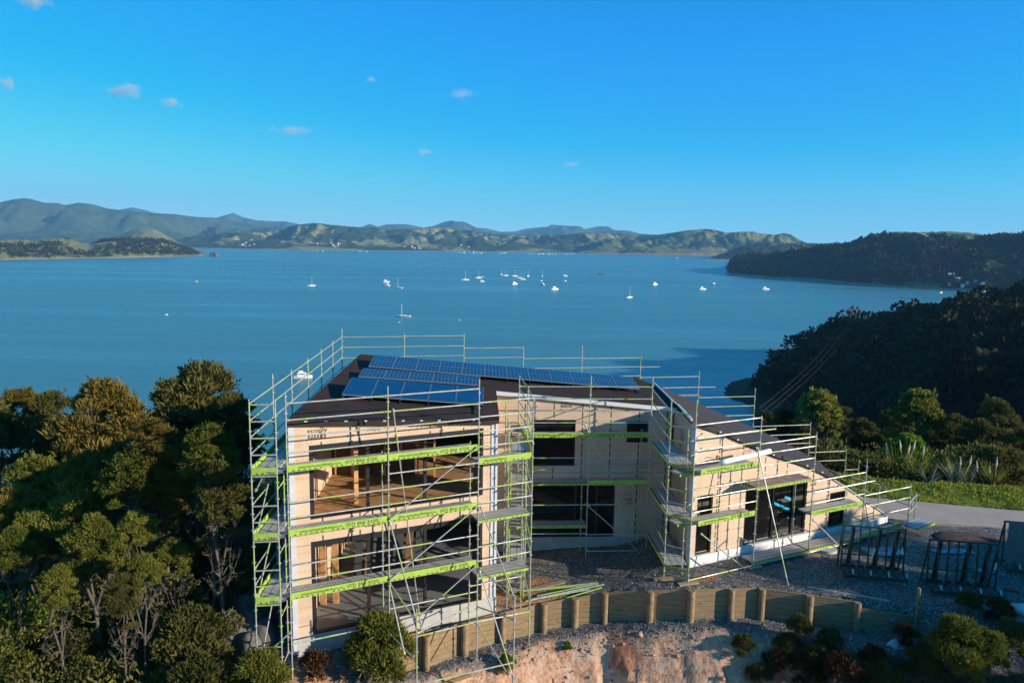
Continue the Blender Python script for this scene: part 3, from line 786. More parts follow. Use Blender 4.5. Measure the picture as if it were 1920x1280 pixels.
# reveal linings
# plywood prints
def prints(fr, items, name='lettering'):
    for s, z, h, flip, txts in items:
        xd = Vector(fr.ud); yd = Vector((0, 0, 1))
        if flip: xd = -xd; yd = -yd
        o = fr.at(s, z, -0.006)
        for i, (tx, dx, wd) in enumerate(txts):
            m = MB(); add_text(m, tx, o+xd*dx-yd*(i*h*1.55), xd, yd, h, wd, True)
            if tx.startswith('eco'):      # the swoosh over the word
                P = [(t, 1.3+0.55*math.sin(math.pi*t)) for t in np.linspace(0.25, 1.0, 9)]
                q = lambda t, hh: tuple(o+xd*(wd*t)+yd*(h*hh))
                k0 = len(m.v)
                m.add([q(t, hh) for t, hh in P]+[q(t, hh+0.14) for t, hh in P], [(j, j+1, j+10, j+9) for j in range(8)])
            m.build(name, M['black'], house)
EB = [('ecoply', 0, 0.62), ('BARRIER', 0.02, 0.58)]
prints(FA, [(0.78, 6.35, 0.145, False, EB), (2.62, 6.24, 0.13, False, [('ecoply', 0, 0.5)]), (4.05, 6.22, 0.13, False, [('ecoply', 0, 0.5)]), (2.55, 3.02, 0.13, False, [('ecoply', 0, 0.55)])])
prints(FC, [(3.15, 5.62, 0.13, True, [('ecoply', 0, 0.5), ('BARRIER', 0.02, 0.46)]), (3.75, 4.42, 0.12, False, [('ecoply', 0, 0.45), ('BARRIER', 0.02, 0.42)]), (4.85, 4.42, 0.12, False, [('BASE', 0, 0.32)]), (5.35, 1.5, 0.14, False, [('ecoply', 0, 0.5), ('BARRIER', 0.0, 0.5)])])
prints(FS, [(1.3, 4.75, 0.12, False, [('ecoply', 0, 0.45), ('BARRIER', 0.02, 0.42)]), (1.3, 3.9, 0.12, False, [('ecoply', 0, 0.45), ('BARRIER', 0.02, 0.42)])])
prints(FB, [(0.35, 4.1, 0.12, False, [('ecoply', 0, 0.5), ('BARRIER', 0.02, 0.46)]), (6.2, 2.45, 0.12, False, [('BASE', 0, 0.32)]), (2.3, 4.15, 0.12, False, [('ecoply', 0, 0.5)])])

# solar arrays on tilt frames
def array(label, n, x0, y0, x1, y1, L, tilt, mat, lift, grp='solar arrays on the roof'):
    a = Vector((x0, y0, roof_z(x0, y0)+lift)); b = Vector((x1, y1, roof_z(x1, y1)+lift))
    t = thing('solar_array', label, 'solar panels', (x0, y0, roof_z(x0, y0)), grp)
    u = (b-a)/n; d = u.normalized(); back = Vector((-0.04, 1, 0)).normalized()
    slope = (back*math.cos(R(tilt))+Vector((0, 0, math.sin(R(tilt)))))*L; nrm = d.cross(slope).normalized()
    for i in range(n):
        o = a+u*i; g = 0.007
        m = MB(); e = 0.015
        fr = o+d*g
        W = u.length-2*g
        m.frame_box(fr, d*W, slope, nrm*0.035)
        p = m.build('solar_panel', M['frame'], t)
        m = MB(); o2 = fr+d*e+slope*(e/L)+nrm*0.037
        x = d*(W-2*e); y = slope*(1-2*e/L)
        m.add([o2, o2+x, o2+x+y, o2+y], [(0, 1, 2, 3)], [(0, 0, 0), (1, 0, 0), (1, 1, 0), (0, 1, 0)])
        m.build('cells', mat, p)
    for i in range(n+1):
        o = a+u*min(i, n-0.06)
        m = MB(); foot = Vector((o.x, o.y, roof_z(o.x, o.y))); top = o+slope
        m.beam(o, top, 0.04, 0.05); m.beam(foot, o, 0.04, 0.04, (1, 0, 0)); m.beam(Vector((top.x, top.y, roof_z(top.x, top.y))), top, 0.04, 0.04, (1, 0, 0)); m.beam(foot+Vector((0, 0, 0.02)), Vector((top.x, top.y, roof_z(top.x, top.y)+0.02)), 0.04, 0.04)
        m.build('tilt_frame', M['darkmetal'], t)
array('longest rear row of solar panels with white cell grid', 12, -6.15, 31.6, 5.80, 33.1, 2.0, 5.3, M['pv'], 0.16)
array('short middle row of solar panels with single cell line', 5, -6.10, 29.3, -1.28, 30.15, 1.3, 5.0, M['pv'], 0.14)
array('plain blue front row of solar panels nearest the eave', 5, -5.95, 25.75, -1.0, 26.5, 2.0, 6.8, M['pv_sky'], 0.16)
# stack of dark boards leaning in the lower room
for i in range(7):
    t = MB(); x = -5.75+i*0.34; y = 26.2+i*0.30
    t.hexa([(x, y, -0.32), (x+0.26, y+0.1, -0.32), (x+0.25, y+0.14, -0.32), (x-0.01, y+0.04, -0.32), (x+0.05, y+0.75, 2.1), (x+0.31, y+0.85, 2.1), (x+0.30, y+0.89, 2.1), (x+0.04, y+0.79, 2.1)])
    tag(t.build('leaning_board', M['innerply'] if i % 2 else M['black']), 'tall dark board leaning upright inside the lower open room', 'board', 'boards leaning in the lower room')
# ------------------------------------------------------------------ scaffolding
RT = 0.0228
class Scaf:
    def __init__(s, label, loc): s.t = thing('scaffold', label, 'scaffolding', loc, 'scaffold runs around the house')
    def std(s, x, y, z0, z1, seg=None):
        m = MB(); m.tube((x, y, z0), (x, y, z1), RT, 8, a0=random.uniform(0, 9))
        z = z0+0.35
        while z < z1:
            m.tube((x, y, z), (x, y, z+0.022), 0.058, 8); z += 0.5
        m.tube((x, y, z0), (x, y, z0+0.012), 0.085, 4)
        return m.build('standard', M['tube'], s.t, False)
    def tube(s, p, q, name='ledger', r=RT):
        m = MB(); m.tube(p, q, r, 8)
        p = Vector(p); q = Vector(q); d = (q-p).normalized()
        if name in ('ledger', 'guard_rail'):
            for e, sg in ((p, 1), (q, -1)): m.tube(e+d*sg*0.03, e+d*sg*0.11, r*1.5, 6)
        elif name == 'brace':
            for e, sg in ((p, 1), (q, -1)): m.tube(e+d*sg*0.02, e+d*sg*0.10, r*1.9, 6)
        return m.build(name, M['tube'], s.t)
    def deck(s, p, q, nrm, wdt, z, mat='deck', name='deck'):
        """deck from p to q (xy), width wdt along nrm, top at z"""
        m = MB(); P = V3(p, z-0.06); d = V3(q, z-0.06)-P; n = Vector((nrm[0], nrm[1], 0))*wdt; L = d.length
        uv = [(0, 0, 0), (L, 0, 0), (L, wdt, 0), (0, wdt, 0)]*2
        m.frame_box(P, d, n, (0, 0, 0.06), uv)
        return m.build(name, M[mat], s.t)
    def board(s, p, q, out, z, text=True, h=0.185, zoff=0.0, phone=True, web=True, z1=None):
        """lime toe board along p-q, standing from z, outer face looking along out"""
        m = MB(); P = V3(p, z); Q = V3(q, z if z1 is None else z1); d = Q-P; o = Vector((out[0], out[1], 0)).normalized()
        m.frame_box(P+o*0.0, d, o*0.028, (0, 0, h))
        b = m.build('toe_board', M['lime'], s.t)
        L = d.length; u = d/L
        # the face reads left to right when seen from outside
        right = Vector((0, 0, 1)).cross(o)
        start, xd = (P, u) if u.dot(right) > 0 else (Q, -u)
        f = start+o*0.031
        t = MB(); n = 0
        if text:
            sc_ = L/3.07
            if web: add_text(t, 'www.peninsulascaffolding.co.nz', f+xd*0.30*sc_+Vector((0, 0, 0.085)), xd, Vector((0, 0, 1)), 0.078, 1.30*sc_, True); n = 1
            if phone: add_text(t, '(07) 866 4200', f+xd*1.74*sc_+Vector((0, 0, 0.072)), xd, Vector((0, 0, 1)), 0.108, 1.02*sc_, False); n = 1
        if n: t.build('lettering', M['black'], b)
        t = MB(); n = 0
        k = int(L/0.16)
        for i in range(k):
            if (i*7) % 13 in (3, 5): continue
            a = f+xd*(0.12+i*0.16)+Vector((0, 0, 0.022))
            t.add([a, a+xd*0.07, a+xd*0.07+Vector((0, 0, 0.03)), a+Vector((0, 0, 0.03))], [(0, 1, 2, 3)]); n = 1
        if n: t.build('slot_row', M['black'], b)
        return b

PA = (-6.59, 21.35); UA = unit(25.5); NA = (-UA[1], UA[0])
def pa(s, n=0.0): return (PA[0]+UA[0]*s+NA[0]*n, PA[1]+UA[1]*s+NA[1]*n)
OUT_A = (-NA[0], -NA[1])
LV = (5.52, 3.52, 1.52)

s1 = Scaf('tall scaffold across the open front of the left wing', (-3.8, 22.6, -1.0))
SS = (0.0, 3.07, 6.14, 8.15)
for s, zb, ztop in zip(SS, (-1.1, -2.0, -1.95, -1.85), (7.85, 7.85, 7.87, 7.12)):
    s1.std(*pa(s), zb, ztop)
for s, zb in zip(SS[:3], (-0.95, -0.95, -0.9)): s1.std(*pa(s, 0.73), zb, 5.6)
s1.std(*pa(8.15, 0.73), -0.9, 5.1)
def ledA(i, z, n=0.0, ext=0.0): s1.tube(V3(pa(SS[i], n), z), V3(pa(SS[i+1]+ext, n), z))
for i in (0, 1):
    for z in (7.55, 7.05, 6.55, 6.05, 4.55, 4.05, 2.55, 2.05): ledA(i, z)
    for z in (5.46, 3.46, 1.46): ledA(i, z, 0.73)
ledA(1, 5.05); ledA(0, 0.05); ledA(1, 0.55)
for z in (7.08, 6.6, 6.1, 5.6, 4.15, 3.65, 2.12, 1.62): ledA(2, z)
for z in (5.0, 3.0, 1.0): ledA(2, z, 0.73)
s1.tube(V3(pa(6.14), -0.55), V3(pa(8.15), -0.60)); s1.tube(V3(pa(3.07), -0.62), V3(pa(6.14), -0.55)); s1.tube(V3(pa(6.14, .73), 0.4), V3(pa(8.15, .73), 0.4))
for s in SS[:3]:
    for z in LV: s1.tube(V3(pa(s), z-0.08), V3(pa(s, 0.73), z-0.08), 'transom')
for z in (5.02, 3.02, 1.02): s1.tube(V3(pa(8.15), z-0.08), V3(pa(8.15, 0.73), z-0.08), 'transom')
for i in (0, 1):
    for z in LV:
        s1.deck(pa(SS[i]+0.03, 0.05), pa(SS[i+1]-0.03, 0.05), NA, 0.66, z+0.02)
        s1.board(pa(SS[i]+0.03, 0.03), pa(SS[i+1]-0.04, 0.03), OUT_A, z-0.05, True, 0.215, web=not (i == 1 and z < 2))
for z in (5.02, 3.02, 1.02):
    s1.deck(pa(SS[2]+0.03, 0.05), pa(SS[3]-0.03, 0.05), NA, 0.66, z+0.02)
s1.board(pa(SS[2]+0.03, 0.03), pa(SS[3]-0.04, 0.03), OUT_A, 4.98, True, 0.215, phone=False)
for z in (3.0, 1.0): s1.board(pa(SS[2]+0.03, 0.03), pa(SS[3]-0.04, 0.03), OUT_A, z-0.05, False, 0.085)
for (sa, za), (sb, zb) in (((6.10, 5.62), (3.08, 3.58)), ((6.10, 3.57), (3.08, 1.56)), ((6.08, 1.51), (4.10, 0.15))):
    s1.tube(V3(pa(sa, -0.06), za), V3(pa(sb, -0.06), zb), 'brace')
B2 = (-2.75, 21.2); B3 = (0.21, 22.3)
s1.std(*B2, -3.4, 1.35); s1.std(*B3, -3.4, 1.25)
for p, q in ((V3(pa(3.22, -0.05), 7.15), (-2.96, 24.05, -0.95)), (V3(pa(3.09, -0.05), 3.50), (B2[0], B2[1], 0.95)), (V3(pa(3.05, -0.05), 1.50), (B2[0]-0.02, B2[1], 0.92)),
             (V3(pa(3.05, -0.05), 1.45), (-3.17, 21.6, -0.40)), (V3(pa(6.2, -0.05), 3.56), (B3[0], B3[1], 1.15)), (V3(pa(6.18, -0.05), 1.40), (B3[0], B3[1], 1.12)),
             (V3(pa(6.18, -0.05), 1.34), (B3[0], B3[1], -1.55)), (V3(pa(6.1, -0.05), -0.55), (0.05, 22.4, -1.5))):
    s1.tube(p, q, 'brace')
s1.tube((B2[0], B2[1], -0.35), V3(pa(3.07), -0.3), 'brace'); s1.tube((B2[0], B2[1], 0.55), (-1.3, 23.85, 0.05), 'brace')
s1.tube((B3[0], B3[1], 0.45), V3(pa(6.14), 0.0), 'brace'); s1.tube((B2[0]+0.3, B2[1]+0.1, -1.1), (B3[0], B3[1], -1.0), 'ledger')

# left side scaffold
s2 = Scaf('scaffold receding along the shaded left side wall', (-7.3, 28.0, -1.5))
LY = (21.11, 23.63, 26.05, 28.61, 31.09, 33.6, 35.9); LX = lambda y: -7.57-0.047*(y-21.11)
for i, y in enumerate(LY):
    s2.std(LX(y), y, ground_at(LX(y), y)-0.05, 7.72 if i not in (1, 6) else 8.0)
    if i in (0, 1): s2.std(LX(y)+0.72, y+0.1, ground_at(LX(y)+0.72, y)-0.05, 7.7 if i == 0 else 5.6)
for a, b in zip(LY[:-1], LY[1:]):
    for z in (7.58, 7.08, 6.58, 6.08): s2.tube((LX(a), a, z), (LX(b), b, z), 'guard_rail')
    s2.deck((LX(a)+0.04, a+0.03), (LX(b)+0.04, b-0.03), (1, 0), 0.66, 5.55)
    if a < 27:
        for z in (3.55, 1.55):
            s2.tube((LX(a), a, z+1.0), (LX(b), b, z+1.0), 'guard_rail'); s2.tube((LX(a), a, z+0.5), (LX(b), b, z+0.5), 'guard_rail')
            s2.deck((LX(a)+0.04, a+0.03), (LX(b)+0.04, b-0.03), (1, 0), 0.66, z)
            s2.board((LX(a)+0.02, a+0.03), (LX(b)+0.02, b-0.03), (-1, 0), z-0.04, False, 0.20)
        s2.board((LX(a)+0.02, a+0.03), (LX(b)+0.02, b-0.03), (-1, 0), 5.50, False, 0.20)
x0, y0 = LX(LY[0]), LY[0]; x1, y1 = x0+0.72, y0+0.1
for z in (7.55, 7.05, 6.55, 6.05, 4.5, 4.0, 2.5, 2.0, 0.05, -0.45): s2.tube((x0, y0, z), (x1, y1, z), 'transom')
for z in (5.5, 3.5, 1.5): 
    s2.board((x0+0.02, y0), (x1-0.02, y1), (0, -1), z-0.04, False, 0.21)
    s2.tube((x0, y0, z-0.1), (x1, y1, z-0.1), 'transom')
    s2.deck((x1+0.02, y1+0.02), (-6.6, 21.5), (-0.3, 0.95), 0.6, z+0.02)
for z in (5.0, 3.0, 1.0, -0.6): s2.tube((x1, y1, z), V3(pa(0, 0.73), z), 'transom')
for (ya, za), (yb, zb) in (((21.3, 4.9), (23.5, 5.4)), ((21.2, 3.5), (23.5, 5.4)), ((21.2, 1.6), (23.5, 3.5)), ((21.2, -0.6), (23.6, 1.5)), ((23.6, 3.5), (26.0, 5.4)), ((23.6, 1.5), (26.0, 3.5))):
    s2.tube((LX(ya)+0.05, ya, za), (LX(yb)+0.05, yb, zb), 'brace')
s2.tube((x0+0.1, y0, -0.3), (x1+0.28, y1+0.1, 0.5), 'brace')

# back guard rail, stepping down to the right
s3 = Scaf('stepped guard rail along the far roof edge above the water', (3.0, 37.5, -3.0))
BP = (-8.26, 35.9); UB = unit(10.7)
pb = lambda s: (BP[0]+UB[0]*s, BP[1]+UB[1]*s)
BS = ((0.0, 7.95), (3.0, 7.75), (5.96, 7.7), (9.0, 7.0), (12.1, 7.05), (15.3, 6.45), (18.62, 5.6), (21.93, 4.6), (25.4, 2.6), (27.75, 0.95), (28.6, 0.3))
for s, z in BS: s3.std(*pb(s), ground_at(*pb(s))-0.05, z)
def rails(i, zs, ext=0.0):
    for z in zs: s3.tube(V3(pb(BS[i][0]), z), V3(pb(BS[i+1][0]+ext), z), 'guard_rail')
rails(0, (7.58, 7.08, 6.56, 6.1)); rails(1, (7.6, 7.09, 6.6)); rails(2, (6.97, 6.47)); rails(3, (6.4, 5.88)); rails(4, (6.36, 5.88)); 
rails(4, (5.4,)); rails(5, (5.30, 4.72, 4.28)); rails(6, (4.14, 3.62, 3.1)); rails(7, (2.45, 1.92, 1.4)); rails(8, (0.85, 0.33)); rails(9, (-0.25,))
s3.tube(V3(pb(15.3), 5.86), V3(pb(16.4), 5.86), 'guard_rail'); s3.tube(V3(pb(18.62), 4.72), V3(pb(19.6), 4.70), 'guard_rail')
for i in range(10):
    z = BS[i][1]-2.1; s3.deck(pb(BS[i][0]+0.05), pb(BS[i+1][0]-0.05), (UB[1], -UB[0]), 0.5, min(z, roof_z(*pb(BS[i][0]))-1.0) if i < 6 else BS[i+1][1]-2.2)

# courtyard scaffold with the stair
s4 = Scaf('courtyard scaffold with stair and lettered boards before the recessed wall', (3.0, 28.8, -0.7))
CY = [(0.32, 29.27), (3.19, 29.45), (5.70, 29.62)]
for (x, y), zt_ in zip(CY, (7.05, 7.03, 7.03)): s4.std(x, y, ground_at(x, y)-0.02, zt_)
for (x, y) in CY[1:]: s4.std(x-0.18 if x < 5 else x-0.25, y+0.62, ground_at(x, y+0.6)-0.02, 4.7)
def ledC(i, z, n=0.0): a, b = CY[i], CY[i+1]; s4.tube((a[0], a[1]+n, z), (b[0], b[1]+n, z))
for i in (0, 1):
    for z in (6.6, 6.1, 5.6, 5.12, 3.66, 3.17, 1.68): ledC(i, z)
    for z in (4.5, 2.55): ledC(i, z, 0.62)
    for z in (4.55, 2.58):
        s4.deck((CY[i][0]+0.03, CY[i][1]+0.06), (CY[i+1][0]-0.03, CY[i+1][1]+0.06), (0, 1), 0.62, z+0.02)
    s4.board((CY[i][0]+0.03, CY[i][1]+0.04), (CY[i+1][0]-0.03, CY[i+1][1]+0.04), (0, -1), 4.50, True, 0.20)
s4.board((CY[1][0]+0.03, CY[1][1]+0.04), (CY[2][0]-0.03, CY[2][1]+0.04), (0, -1), 2.50, False, 0.21)
s4.board((CY[0][0]+0.03, CY[0][1]+0.04), (CY[1][0]-0.03, CY[1][1]+0.04), (0, -1), 2.50, False, 0.08)
s4.deck((CY[0][0]+0.03, CY[0][1]+0.06), (CY[1][0]-0.03, CY[1][1]+0.06), (0, 1), 0.62, 0.75); s4.board((CY[0][0]+0.03, CY[0][1]+0.04), (CY[1][0]-0.03, CY[1][1]+0.04), (0, -1), 0.68, False, 0.09)
ledC(0, 0.45); ledC(1, -0.32); ledC(1, 0.2, 0.5)
s4.tube((2.99, 29.38, 5.06), (4.75, 29.5, 1.70), 'brace'); s4.tube((3.2, 29.4, 1.67), (5.55, 29.55, -0.45), 'brace'); s4.tube((5.0, 30.1, 2.3), (5.7, 30.1, 0.2), 'brace')
# return along the right side of the left wing
RYS = [(0.77, 24.86), (0.62, 27.0), (0.32, 29.27)]
s4.std(0.62, 27.0, ground_at(0.62, 27.0)-0.02, 7.05)
for (x, y) in ((-0.05, 25.6), (-0.10, 27.1), (-0.2, 29.0)): s4.std(x, y, ground_at(x, y)-0.02, 6.0)
for (a, b) in zip(RYS[:-1], RYS[1:]):
    for z in (7.0, 6.5, 6.0, 5.55, 4.0, 3.5, 2.0, 1.5, -0.3): s4.tube((a[0], a[1], z), (b[0], b[1], z), 'guard_rail')
    s4.board((a[0]-0.02, a[1]+0.04), (b[0]-0.02, b[1]-0.04), (1, 0), 4.95, False, 0.20)
for (x, y), xi in ((RYS[1], -0.1), (RYS[2], -0.2)):
    for z in (4.95, 2.95, 0.95, 0.0): s4.tube((x, y, z), (xi, y, z), 'transom')
s4.deck((0.04, 25.6), (0.04, 26.6), (1, 0), 0.6, 5.05); s4.deck((0.02, 28.3), (0.0, 29.2), (1, 0), 0.6, 5.05); s4.deck((0.02, 28.3), (0.0, 29.2), (1, 0), 0.6, 3.05); s4.deck((0.04, 25.6), (0.04, 26.5), (1, 0), 0.6, 1.05)
def stair(x, ya, za, yb, zb, wd=0.55):
    for sx in (0, wd):
        m = MB(); m.beam((x+sx, ya, za), (x+sx, yb, zb), 0.04, 0.16, (0, 0, 1)); m.build('stair_stringer', M['lime'], s4.t)
    n = int(abs(zb-za)/0.2); m = MB()
    for i in range(1, n):
        t = i/n; y = ya+(yb-ya)*t; z = za+(zb-za)*t; m.box((x+0.02, y-0.1, z-0.015), (x+wd-0.02, y+0.1, z+0.015))
    m.build('stair_tread', M['galv'], s4.t)
stair(0.04, 26.5, 3.05, 28.35, 5.05); stair(0.04, 28.35, 1.05, 26.5, 3.05); stair(0.02, 26.4, -0.85, 28.3, 1.05)

# right wing scaffold
s5 = Scaf('scaffold stepping down the lit gable of the right wing', (9.5, 27.5, -0.3))
PR = (7.378, 26.361); UR = unit(26); NR = (-UR[1], UR[0]); OUT_R = (-NR[0], -NR[1])
pr = lambda s, n=0.0: (PR[0]+UR[0]*s+NR[0]*n, PR[1]+UR[1]*s+NR[1]*n)
RS = (-0.87, 2.25, 5.19, 8.22, 11.13)
for s, zt_ in zip(RS, (6.85, 6.02, 5.08, 3.62, 2.2)): s5.std(*pr(s), ground_at(*pr(s))-0.02, zt_)
AP = (5.82, 26.55)
s5.std(*AP, ground_at(*AP)-0.02, 6.72)
for s, zt_ in ((-0.60, 5.6), (2.1, 4.1), (5.0, 3.2), (8.1, 1.7)): s5.std(*pr(s, 0.70), ground_at(*pr(s, 0.7))-0.02, zt_)
s5.std(*pr(12.35, 0.55), ground_at(*pr(12.35, 0.5))-0.02, 1.45)
led = lambda a, b, z, ea=0.0, eb=0.0: s5.tube(V3(pr(RS[a]-ea), z), V3(pr(RS[b]+eb), z), 'guard_rail')
for z in (5.94, 5.46, 5.0, 4.52, 3.55, 3.2, 2.7): led(0, 1, z)
led(0, 1, 5.44, 0, 0.75); 
for z in (4.92, 4.53, 4.05, 3.57): led(1, 2, z)
for z in (3.08, 2.62, 2.16): led(2, 3, z)
led(2, 3, 2.64, 0, 0.6)
for z in (2.07, 1.59, 1.10): led(3, 4, z)
for a, b, z in ((0, 1, -0.25), (1, 2, 0.12), (2, 3, 0.10), (3, 4, 0.3)): led(a, b, max(z, 0.12))
for z in (1.35, 0.85): s5.tube(V3(pr(RS[4]), z), V3(pr(12.35, 0.55), z), 'guard_rail')
# gable decks
def rdeck(a, b, z, mat='deck', board=True, txt=True, n0=0.06, w_=0.64):
    s5.deck(pr(a+0.03, n0), pr(b-0.03, n0), NR, w_, z, mat)
    if board: s5.board(pr(a+0.03, n0-0.03), pr(b-0.04, n0-0.03), OUT_R, z-0.07, txt, 0.20)
rdeck(-0.55, 2.25, 4.14); rdeck(-0.55, 2.25, 2.20); rdeck(5.2, 8.2, 1.72)
rdeck(2.25, 5.15, 3.22, 'oldplank', False); s5.board(pr(2.28, 0.03), pr(5.1, 0.03), OUT_R, 3.10, False, 0.085)
rdeck(2.3, 5.2, 0.20, 'deck', False); rdeck(5.2, 8.2, 0.22, 'deck', False); s5.board(pr(2.3, 0.03), pr(5.2, 0.03), OUT_R, 0.10, False, 0.09); s5.board(pr(5.25, 0.03), pr(8.2, 0.03), OUT_R, 0.12, False, 0.09)
s5.board(pr(8.3, 0.1), pr(11.1, 0.3), OUT_R, 0.12, False, 0.22); rdeck(8.3, 11.1, 0.14, 'deck', False)
s5.deck(pr(10.9, -0.6), pr(12.3, -0.4), NR, 0.75, 0.42, 'deck'); s5.board(pr(10.9, -0.63), pr(12.3, -0.43), OUT_R, 0.33, False, 0.09)
for s in (2.25, 5.19, 8.22):
    for z in (3.1 if s < 5.5 else 1.6, 1.0): s5.tube(V3(pr(s), z), V3(pr(s-0.1, 0.7), z), 'transom')
s5.tube(V3(pr(2.08, -0.05), 4.80), (10.26, 25.93, ground_at(10.26, 25.93)), 'brace')
s5.tube(V3(pr(-0.4), 1.85), V3(pr(2.2), -0.2), 'brace'); s5.tube(V3(pr(5.3), 1.5), V3(pr(7.2, -0.2), -0.2), 'brace'); s5.tube(V3(pr(8.2), 2.1), V3(pr(8.7, -0.05), 0.3), 'brace')
# side run facing the courtyard
a = AP; b = CY[2]; ar = pr(-0.87)
dv = (Vector(b)-Vector(a)); du = dv.normalized(); dn = (du[1], -du[0])
for z in (6.30, 5.78, 5.25, 4.75, 3.25, 2.75, 1.2): s5.tube(V3(a, z), V3(b, z+0.2), 'guard_rail')
for z in (6.30, 5.78, 5.25, 4.75, 3.42, 2.92, 1.25, 0.15): s5.tube(V3(a, z), V3(ar, z), 'transom')
for z in (4.38, 2.42, 0.48):
    s5.deck((a[0]+0.05, a[1]+0.05), (b[0]+0.05, b[1]-0.1), dn, 0.80, z)
    s5.board((a[0]+0.02, a[1]), (ar[0], ar[1]), OUT_R, z-0.08, False, 0.085)
    m = MB(); m.beam(V3(a, z-0.04), V3(b, z-0.04), 0.03, 0.09); m.build('toe_board', M['lime'], s5.t)
for z in (4.0, 2.1):
    s5.deck(pr(-1.05, 0.55), pr(-0.15, 0.55), NR, 0.55, z)
    m = MB(); m.beam(V3(pr(-1.05, 0.53), z-0.04), V3(pr(-0.15, 0.53), z-0.04), 0.03, 0.09); m.build('toe_board', M['lime'], s5.t)
for z in (5.3, 4.75, 2.9, 2.3): s5.tube(V3(pr(-1.0, 0.1), z), V3(pr(-0.1, 0.5), z+0.15), 'brace', 0.022)
# right end posts behind the gable, in the shade by the drive
for (x, y, z) in ((16.2, 34.2, 1.6), (17.4, 33.9, 1.3), (18.6, 33.2, 0.95)): s5.std(x, y, 0.0, z)
for z in (1.25, 0.75): s5.tube((14.8, 35.0, z+0.55), (16.2, 34.2, z+0.25), 'guard_rail'); s5.tube((16.2, 34.2, z+0.25), (17.4, 33.9, z), 'guard_rail'); s5.tube((17.4, 33.9, z), V3(pr(12.35, 0.55), z), 'guard_rail')

t = MB(); p = V3(pr(0.35, -0.02), 4.44); q = V3(pr(2.75, -0.02), 4.60); t.tube(p, q, 0.10, 16)
tag(t.build('plastic_pipe', M['pipewhite'], None, True), 'thick white plastic pipe lying on the upper deck of the right gable', 'pipe')
# ------------------------------------------------------------------ bearings measured from the camera station
def ray(px, py):
    v = fw+r2*((px-960)/1400.0)-u2*((py-640)/1400.0)
    return v
def pt_y(px, py, Y):
    v = ray(px, py); k = Y/v.y
    return Vector((CAM[0]+v.x*k, CAM[1]+v.y*k, CAM[2]+v.z*k))
def pt_z(px, py, z):
    v = ray(px, py); k = (z-CAM[2])/v.z
    return Vector((CAM[0]+v.x*k, CAM[1]+v.y*k, z))

# ------------------------------------------------------------------ retaining wall
TOP = [-0.95, -0.90, -0.87, -0.85, -0.75, -0.62, -0.42, -0.12, 0.05, 0.08, 0.08, 0.05, 0.02, -0.35]
rw = thing('retaining_wall', 'curved timber pole retaining wall holding back the gravel yard', 'retaining wall', (4.0, 26.4, -2.0))
WP = RW[2:16]
for i in range(len(WP)-1):
    a, b = WP[i], WP[i+1]; d = Vector((b[0]-a[0], b[1]-a[1], 0)); L = d.length; n = Vector((-d.y, d.x, 0)).normalized()
    m = MB(); za, zb = (TOP[i], TOP[i+1]); zlow = -2.7; j = 0.004
    if i == len(WP)-2: za = -0.17
    o = V3(a, 0)+d*j; q = V3(b, 0)-d*j; k0 = i*1.7
    P = [V3(o, zlow), V3(q, zlow), V3(q, zlow)+n*0.055, V3(o, zlow)+n*0.055, V3(o, za), V3(q, zb), V3(q, zb)+n*0.055, V3(o, za)+n*0.055]
    uv = [(k0, zlow, 0), (k0+L, zlow, 0), (k0+L, zlow, 0), (k0, zlow, 0), (k0, zlow+(za-zlow), 0), (k0+L, zb, 0), (k0+L, zb, 0), (k0, za, 0)]
    m.hexa(P, uv); m.build('board_panel', M['retain'], rw)
for i, p in enumerate(WP):
    d = Vector((WP[min(i+1, len(WP)-1)][0]-WP[max(i-1, 0)][0], WP[min(i+1, len(WP)-1)][1]-WP[max(i-1, 0)][1], 0)).normalized(); n = Vector((-d.y, d.x, 0))
    m = MB(); c = V3(p, 0)-n*0.125; tp = TOP[i]+0.04; r = 0.118+0.012*((i*7) % 3)
    if i == len(WP)-1: r = 0.06; tp = 0.75
    m.tube((c.x, c.y, -3.0), (c.x+0.01, c.y, tp), r, 14, r*0.93)
    m.build('post', M['pole'] if 'pole' in M else M['timber'], rw, False, 'thin pale stake at the low end of the wall' if i == len(WP)-1 else None)

